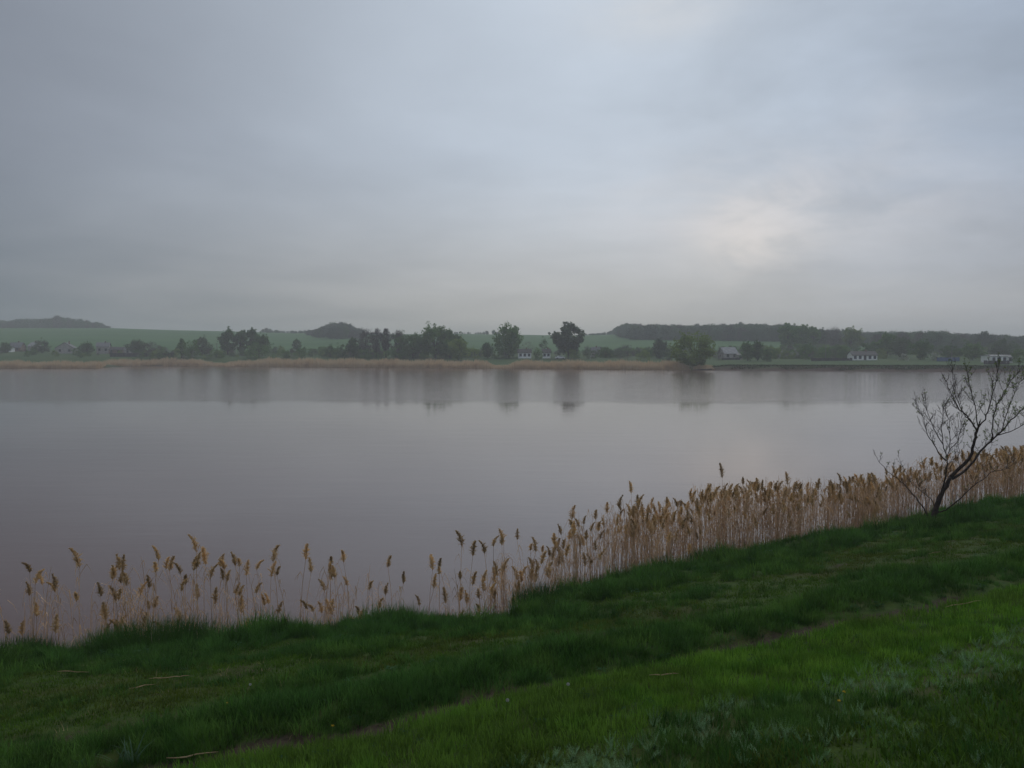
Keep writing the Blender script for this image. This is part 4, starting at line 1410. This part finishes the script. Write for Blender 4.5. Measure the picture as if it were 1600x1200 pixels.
ORD = ['first', 'second', 'third', 'fourth', 'fifth', 'sixth', 'seventh', 'eighth', 'ninth', 'tenth', 'eleventh', 'twelfth', 'thirteenth', 'fourteenth', 'fifteenth', 'sixteenth', 'seventeenth', 'eighteenth', 'nineteenth', 'twentieth', 'twenty-first', 'twenty-second', 'twenty-third', 'twenty-fourth']
STRETCH = [(135, 'in the sparse group at the left edge'), (250, 'above the left half of the large dark tussock'), (395, 'above the right end of the large dark tussock'),
           (500, 'in the thin row past the large dark tussock'), (640, 'in the thin row left of the open gap'), (725, 'in the open gap of the reed bed'),
           (800, 'at the sparse left end of the dense bed'), (900, 'where the reed bed starts to thicken'), (1100, 'in the dense bed left of the highest plume'), (9999, 'in the dense bed towards the fruit tree')]


def stretch(px):
    return next(i for i, (a, _) in enumerate(STRETCH) if px < a)


TALL = {}
for r_ in sorted([r_ for r_ in indiv if r_[3] == 2], key=lambda r_: px_of(r_[0], r_[1], r_[2])):
    TALL.setdefault(stretch(px_of(r_[0], r_[1], r_[2])), []).append((r_[0], r_[1], r_[2]))


def reed_label(px, py, pl, x, y, zt):
    g = stretch(px); where = STRETCH[g][1]
    if pl == 2:
        if abs(px - 988) < 3 and py < 758: return 'tallest lone reed standing out of the dense bed left of the highest plume'
        if abs(px - 1137) < 3: return 'reed whose dark plume stands highest above the dense bed'
        if abs(px - 716) < 3: return 'lone slanting reed tip over open water at the open gap'
        if abs(px - 303) < 3: return 'tallest plumed reed above the right end of the large dark tussock'
        if abs(px - 44) < 3: return 'drooping heavy plumed reed nearest the left edge'
        n = TALL[g].index((x, y, zt))
        return ORD[n] + ' tall plumed reed from the left ' + where
    return ('low plumed dry reed ' if pl else 'bare dry reed stalk without plume ') + where


for (x, y, zt, pl, k, s) in indiv:
    o = bpy.data.objects.new('reed', None); o.empty_display_size = .1
    o.location = (x, y, 0.0 if s > .88 else (s - .88) * SRC_H)
    lean = R.gauss(.04, .07) if pl != 2 else .02
    o.rotation_euler = (R.gauss(0, .06), lean, R.uniform(0, 6.28) if pl != 2 else R.uniform(0, 6.28))
    xy = s ** .5 if s < 1 else 1
    pscale = 1.0
    o.scale = (max(.9, xy), max(.9, xy), max(.88, s))
    link(o)
    st_, lf, pm_ = REED[k]
    link(bpy.data.objects.new('stem', st_), o)
    link(bpy.data.objects.new('leaves', lf), o)
    if pm_ is not None: link(bpy.data.objects.new('plume', pm_), o)
    px = px_of(x, y, zt)
    py = 600 - F * math.tan(math.atan2(zt - EYE, y) + PITCH)
    tag(o, reed_label(px_of(x, y, zt), py, pl, x, y, zt), 'reed', 'dry reeds along the near shore')
rj = [join_mesh(r, 'reed_clump') for r in REED]
for nm, sel, lb in (('reed_bed', True, 'dense bed of dry plumed reeds along the near shore'), ('reed_stalks', False, 'bare dry stalks filling the near reed bed')):
    rs = [r for r in rest if bool(r[3]) == sel]
    arr = [(x, y, 0 if s > .88 else (s - .88) * SRC_H, R.uniform(0, 6.28), R.gauss(0, .065), R.gauss(0, .065), max(.88, s)) for (x, y, zt, pl, k, s) in rs]
    scatter(nm, arr, rj[:12] if sel else rj[12:], lb)
print('GROUND', GZ.min(), GZ.max(), 'WOODTOP', max(p[2] + 10 * p[6] for p in wood_pts))
print('REEDS', len(rl), len(indiv), 'wood', len(wood_pts), {k: len(v) for k, v in P.items()})


# ------------------------------------------------------------------ bare fruit tree on the near shore
tD = on_ground(1457, 810, 5, 60)
for D_ in np.arange(20, 45, .1):
    x_ = (1457 - 800) / F * D_
    if NV[0] * x_ + NV[1] * D_ > float(q_edge(UV[0] * x_ + UV[1] * D_)) - .25: break
print('TREE', tD, D_); tD = min(tD, float(D_))
tb = at(1457, 810, tD)
tree = empty('fruit_tree', (tb.x, tD, gz(tb.x, tD) - .02))
tag(tree, 'bare young fruit tree with few light green leaves leaning over the reeds at the right', 'tree')
TZ = tree.location.z


def tp(px, py, dy_=0.0):
    D = tD + dy_
    p = at(px, py, D)
    return Vector((p.x - tb.x, dy_, p.z - TZ))


LIMBS = [
    # name, points (px, py, depth offset), start radius, end radius, twig density
    ('trunk', [(1455, 818, 0), (1459, 806, 0), (1466, 785, .02), (1474, 765, .03), (1485, 746, .05)], .115, .075, 0),
    ('branch', [(1485, 746, .05), (1500, 731, .0), (1514, 717, -.1), (1520, 700, -.2), (1524, 683, -.3), (1527, 672, -.35)], .075, .045, .5),
    ('branch', [(1527, 672, -.35), (1514, 654, -.5), (1500, 640, -.7), (1492, 626, -.8), (1484, 610, -.9), (1477, 594, -1.0)], .034, .008, 1.2),
    ('branch', [(1518, 659, -.5), (1505, 645, -.3), (1495, 622, -.1), (1490, 600, .1), (1488, 578, .2)], .022, .006, 1.2),
    ('branch', [(1527, 672, -.35), (1526, 650, -.2), (1521, 625, 0), (1515, 603, .1), (1511, 581, .2)], .028, .006, 1.2),
    ('branch', [(1527, 672, -.35), (1538, 655, -.4), (1547, 635, -.6), (1552, 612, -.7), (1557, 592, -.8), (1560, 576, -.85)], .034, .007, 1.3),
    ('branch', [(1488, 748, .05), (1508, 735, .2), (1527, 712, .4), (1543, 694, .6), (1556, 683, .7), (1570, 668, .8), (1585, 651, 1.0), (1602, 636, 1.1), (1622, 615, 1.2)], .062, .012, .9),
    ('branch', [(1549, 688, .65), (1551, 665, .5), (1556, 640, .3), (1566, 618, .2), (1576, 600, .1), (1590, 583, 0)], .032, .007, 1.3),
    ('branch', [(1560, 680, .75), (1578, 675, .6), (1595, 665, .4), (1612, 655, .2), (1630, 650, .1)], .022, .006, 1.3),
    ('branch', [(1566, 672, .8), (1572, 650, 1.0), (1580, 630, 1.2), (1588, 605, 1.4), (1600, 590, 1.5)], .024, .006, 1.3),
    ('branch', [(1468, 788, 0), (1473, 762, -.15), (1478, 738, -.3), (1479, 718, -.35), (1473, 690, -.4), (1472, 660, -.45), (1477, 632, -.5)], .042, .006, 1.2),
    ('branch', [(1478, 720, -.35), (1462, 700, -.2), (1452, 684, -.1), (1446, 668, 0), (1440, 648, .1), (1433, 634, .1)], .026, .005, 1.2),
    ('branch', [(1474, 694, -.4), (1462, 676, -.5), (1453, 655, -.6), (1447, 636, -.6), (1445, 620, -.6)], .018, .005, 1.2),
    ('branch', [(1480, 716, -.35), (1484, 695, -.5), (1484, 672, -.6), (1480, 650, -.7), (1478, 636, -.7)], .018, .005, 1.1),
    ('branch', [(1483, 704, -.45), (1496, 690, -.6), (1501, 668, -.7), (1502, 648, -.8)], .016, .005, 1.1),
    ('branch', [(1451, 810, .05), (1445, 796, .1), (1432, 778, .2), (1418, 762, .3), (1402, 748, .4), (1388, 737, .5), (1371, 717, .6)], .034, .007, .5),
    ('branch', [(1462, 796, .1), (1456, 783, .2), (1447, 773, .3), (1432, 762, .3), (1420, 748, .3), (1405, 716, .35)], .022, .005, .5),
    ('branch', [(1466, 800, -.1), (1478, 797, -.3), (1495, 783, -.5), (1515, 764, -.7), (1535, 750, -.8), (1552, 737, -.9), (1575, 732, -1.0), (1592, 715, -1.0)], .034, .006, .7),
    ('branch', [(1450, 806, -.1), (1446, 780, -.1), (1447, 752, 0), (1443, 728, .1)], .012, .004, .4),
    ('branch', [(1500, 733, 0), (1497, 712, .2), (1497, 690, .4), (1503, 668, .5)], .016, .005, 1.0),
]
rng = random.Random(42)
leafb = MB()


def leaf_cluster(p, n=4, s=.028):
    for _ in range(n):
        a = Vector((rng.gauss(0, 1), rng.gauss(0, 1), rng.gauss(.5, .7))).normalized()
        b = a.cross(Vector((rng.gauss(0, 1), rng.gauss(0, 1), rng.gauss(0, 1)))).normalized()
        L = s * rng.uniform(.6, 1.4)
        q0 = p + a * L * .1; q1 = p + a * L + b * L * .4; q2 = p + a * L * 2; q3 = p + a * L - b * L * .4
        leafb.quad(q0, q1, q2, q3)


def twig(mb, p, d, L, r, depth):
    n = 5
    pts = [p.copy()]
    cur = p.copy(); dd_ = d.normalized()
    for k in range(n):
        dd_ = (dd_ + Vector((rng.gauss(0, .12), rng.gauss(0, .12), .13 + rng.gauss(0, .08)))).normalized()
        cur = cur + dd_ * (L / n)
        pts.append(cur.copy())
        if depth > 0 and rng.random() < .62:
            sd_ = (dd_ + Vector((rng.gauss(0, .6), rng.gauss(0, .6), rng.gauss(.1, .4)))).normalized()
            twig(mb, cur, sd_, L * rng.uniform(.22, .5), r * .6, depth - 1)
        elif rng.random() < .6:                   # short spur
            sd_ = Vector((rng.gauss(0, 1), rng.gauss(0, 1), rng.gauss(.2, .5))).normalized()
            e = cur + sd_ * rng.uniform(.02, .06)
            mb.tube([cur, e], [.005, .004], 3)
            right_side = cur.x > .9 and cur.z > 2.4
            if rng.random() < (.18 if right_side else .02): leaf_cluster(e, 4)
    mb.tube(pts, [max(.0032, r * (1 - .72 * k / n)) for k in range(n + 1)], 4)
    if rng.random() < (.35 if (pts[-1].x > .9 and pts[-1].z > 2.4) else .04): leaf_cluster(pts[-1], 5)


for (nm, P_, r0, r1, td) in LIMBS:
    ctrl = [tp(*p) for p in P_]
    pts, rs = [], []
    for i in range(len(ctrl) - 1):
        for k in range(3):
            s = k / 3
            p0 = ctrl[max(i - 1, 0)]; p1 = ctrl[i]; p2 = ctrl[i + 1]; p3 = ctrl[min(i + 2, len(ctrl) - 1)]
            q = 0.5 * ((2 * p1) + (p2 - p0) * s + (2 * p0 - 5 * p1 + 4 * p2 - p3) * s * s + (3 * p1 - p0 - 3 * p2 + p3) * s ** 3)
            q = q + Vector((rng.gauss(0, .012), rng.gauss(0, .02), rng.gauss(0, .008))) * (1 if i + k else 0)
            pts.append(q)
    pts.append(ctrl[-1])
    n = len(pts)
    r0, r1 = r0 * (.80 if nm == 'branch' else .95), r1 * .85
    rs = [r0 + (r1 - r0) * (i / (n - 1)) ** .7 for i in range(n)]
    if nm == 'trunk': rs = [r * (1 + .1 * math.sin(i * 2.1)) for i, r in enumerate(rs)]
    mb = MB(); mb.tube(pts, rs, 9 if r0 > .05 else 6)
    if td:
        tot = sum((pts[i + 1] - pts[i]).length for i in range(n - 1))
        nt_ = int(tot * 7 * td)
        for j in range(nt_):
            s = .18 + .8 * (j + rng.random()) / nt_
            i = min(n - 2, int(s * (n - 1)))
            p = pts[i].lerp(pts[i + 1], rng.random()); d = (pts[i + 1] - pts[i]).normalized()
            side = Vector((rng.gauss(0, 1), rng.gauss(0, 1), rng.gauss(.35, .4))).normalized()
            dr = (d * rng.uniform(.4, 1.0) + side * .9).normalized()
            L = rng.uniform(.18, .75) * (1 - .3 * s)
            twig(mb, p, dr, L, .006, 1)
        twig(mb, pts[-1], (pts[-1] - pts[-2]).normalized(), .25, r1, 1)
    mb.build(nm, M['bark_near'], tree, True)
lo = leafb.build('young_leaves', M['bud'], tree)
lo['kind'] = 'stuff'

# ------------------------------------------------------------------ haze
hz = MB(); hz.box(-1560, 1560, -430, 1740, -2.5, 50)
m, t, bs, out = new_mat('haze')
t.nodes.remove(bs)
vol = t.nodes.new('ShaderNodeVolumePrincipled')
vol.inputs['Color'].default_value = (0.90, 0.91, 0.92, 1)
vol.inputs['Density'].default_value = 0.00064
vol.inputs['Anisotropy'].default_value = 0.0
t.links.new(vol.outputs[0], out.inputs['Volume'])
haze = hz.build('haze', m)
tag(haze, 'thin damp haze over the lake and the far fields', None, None, 'stuff')
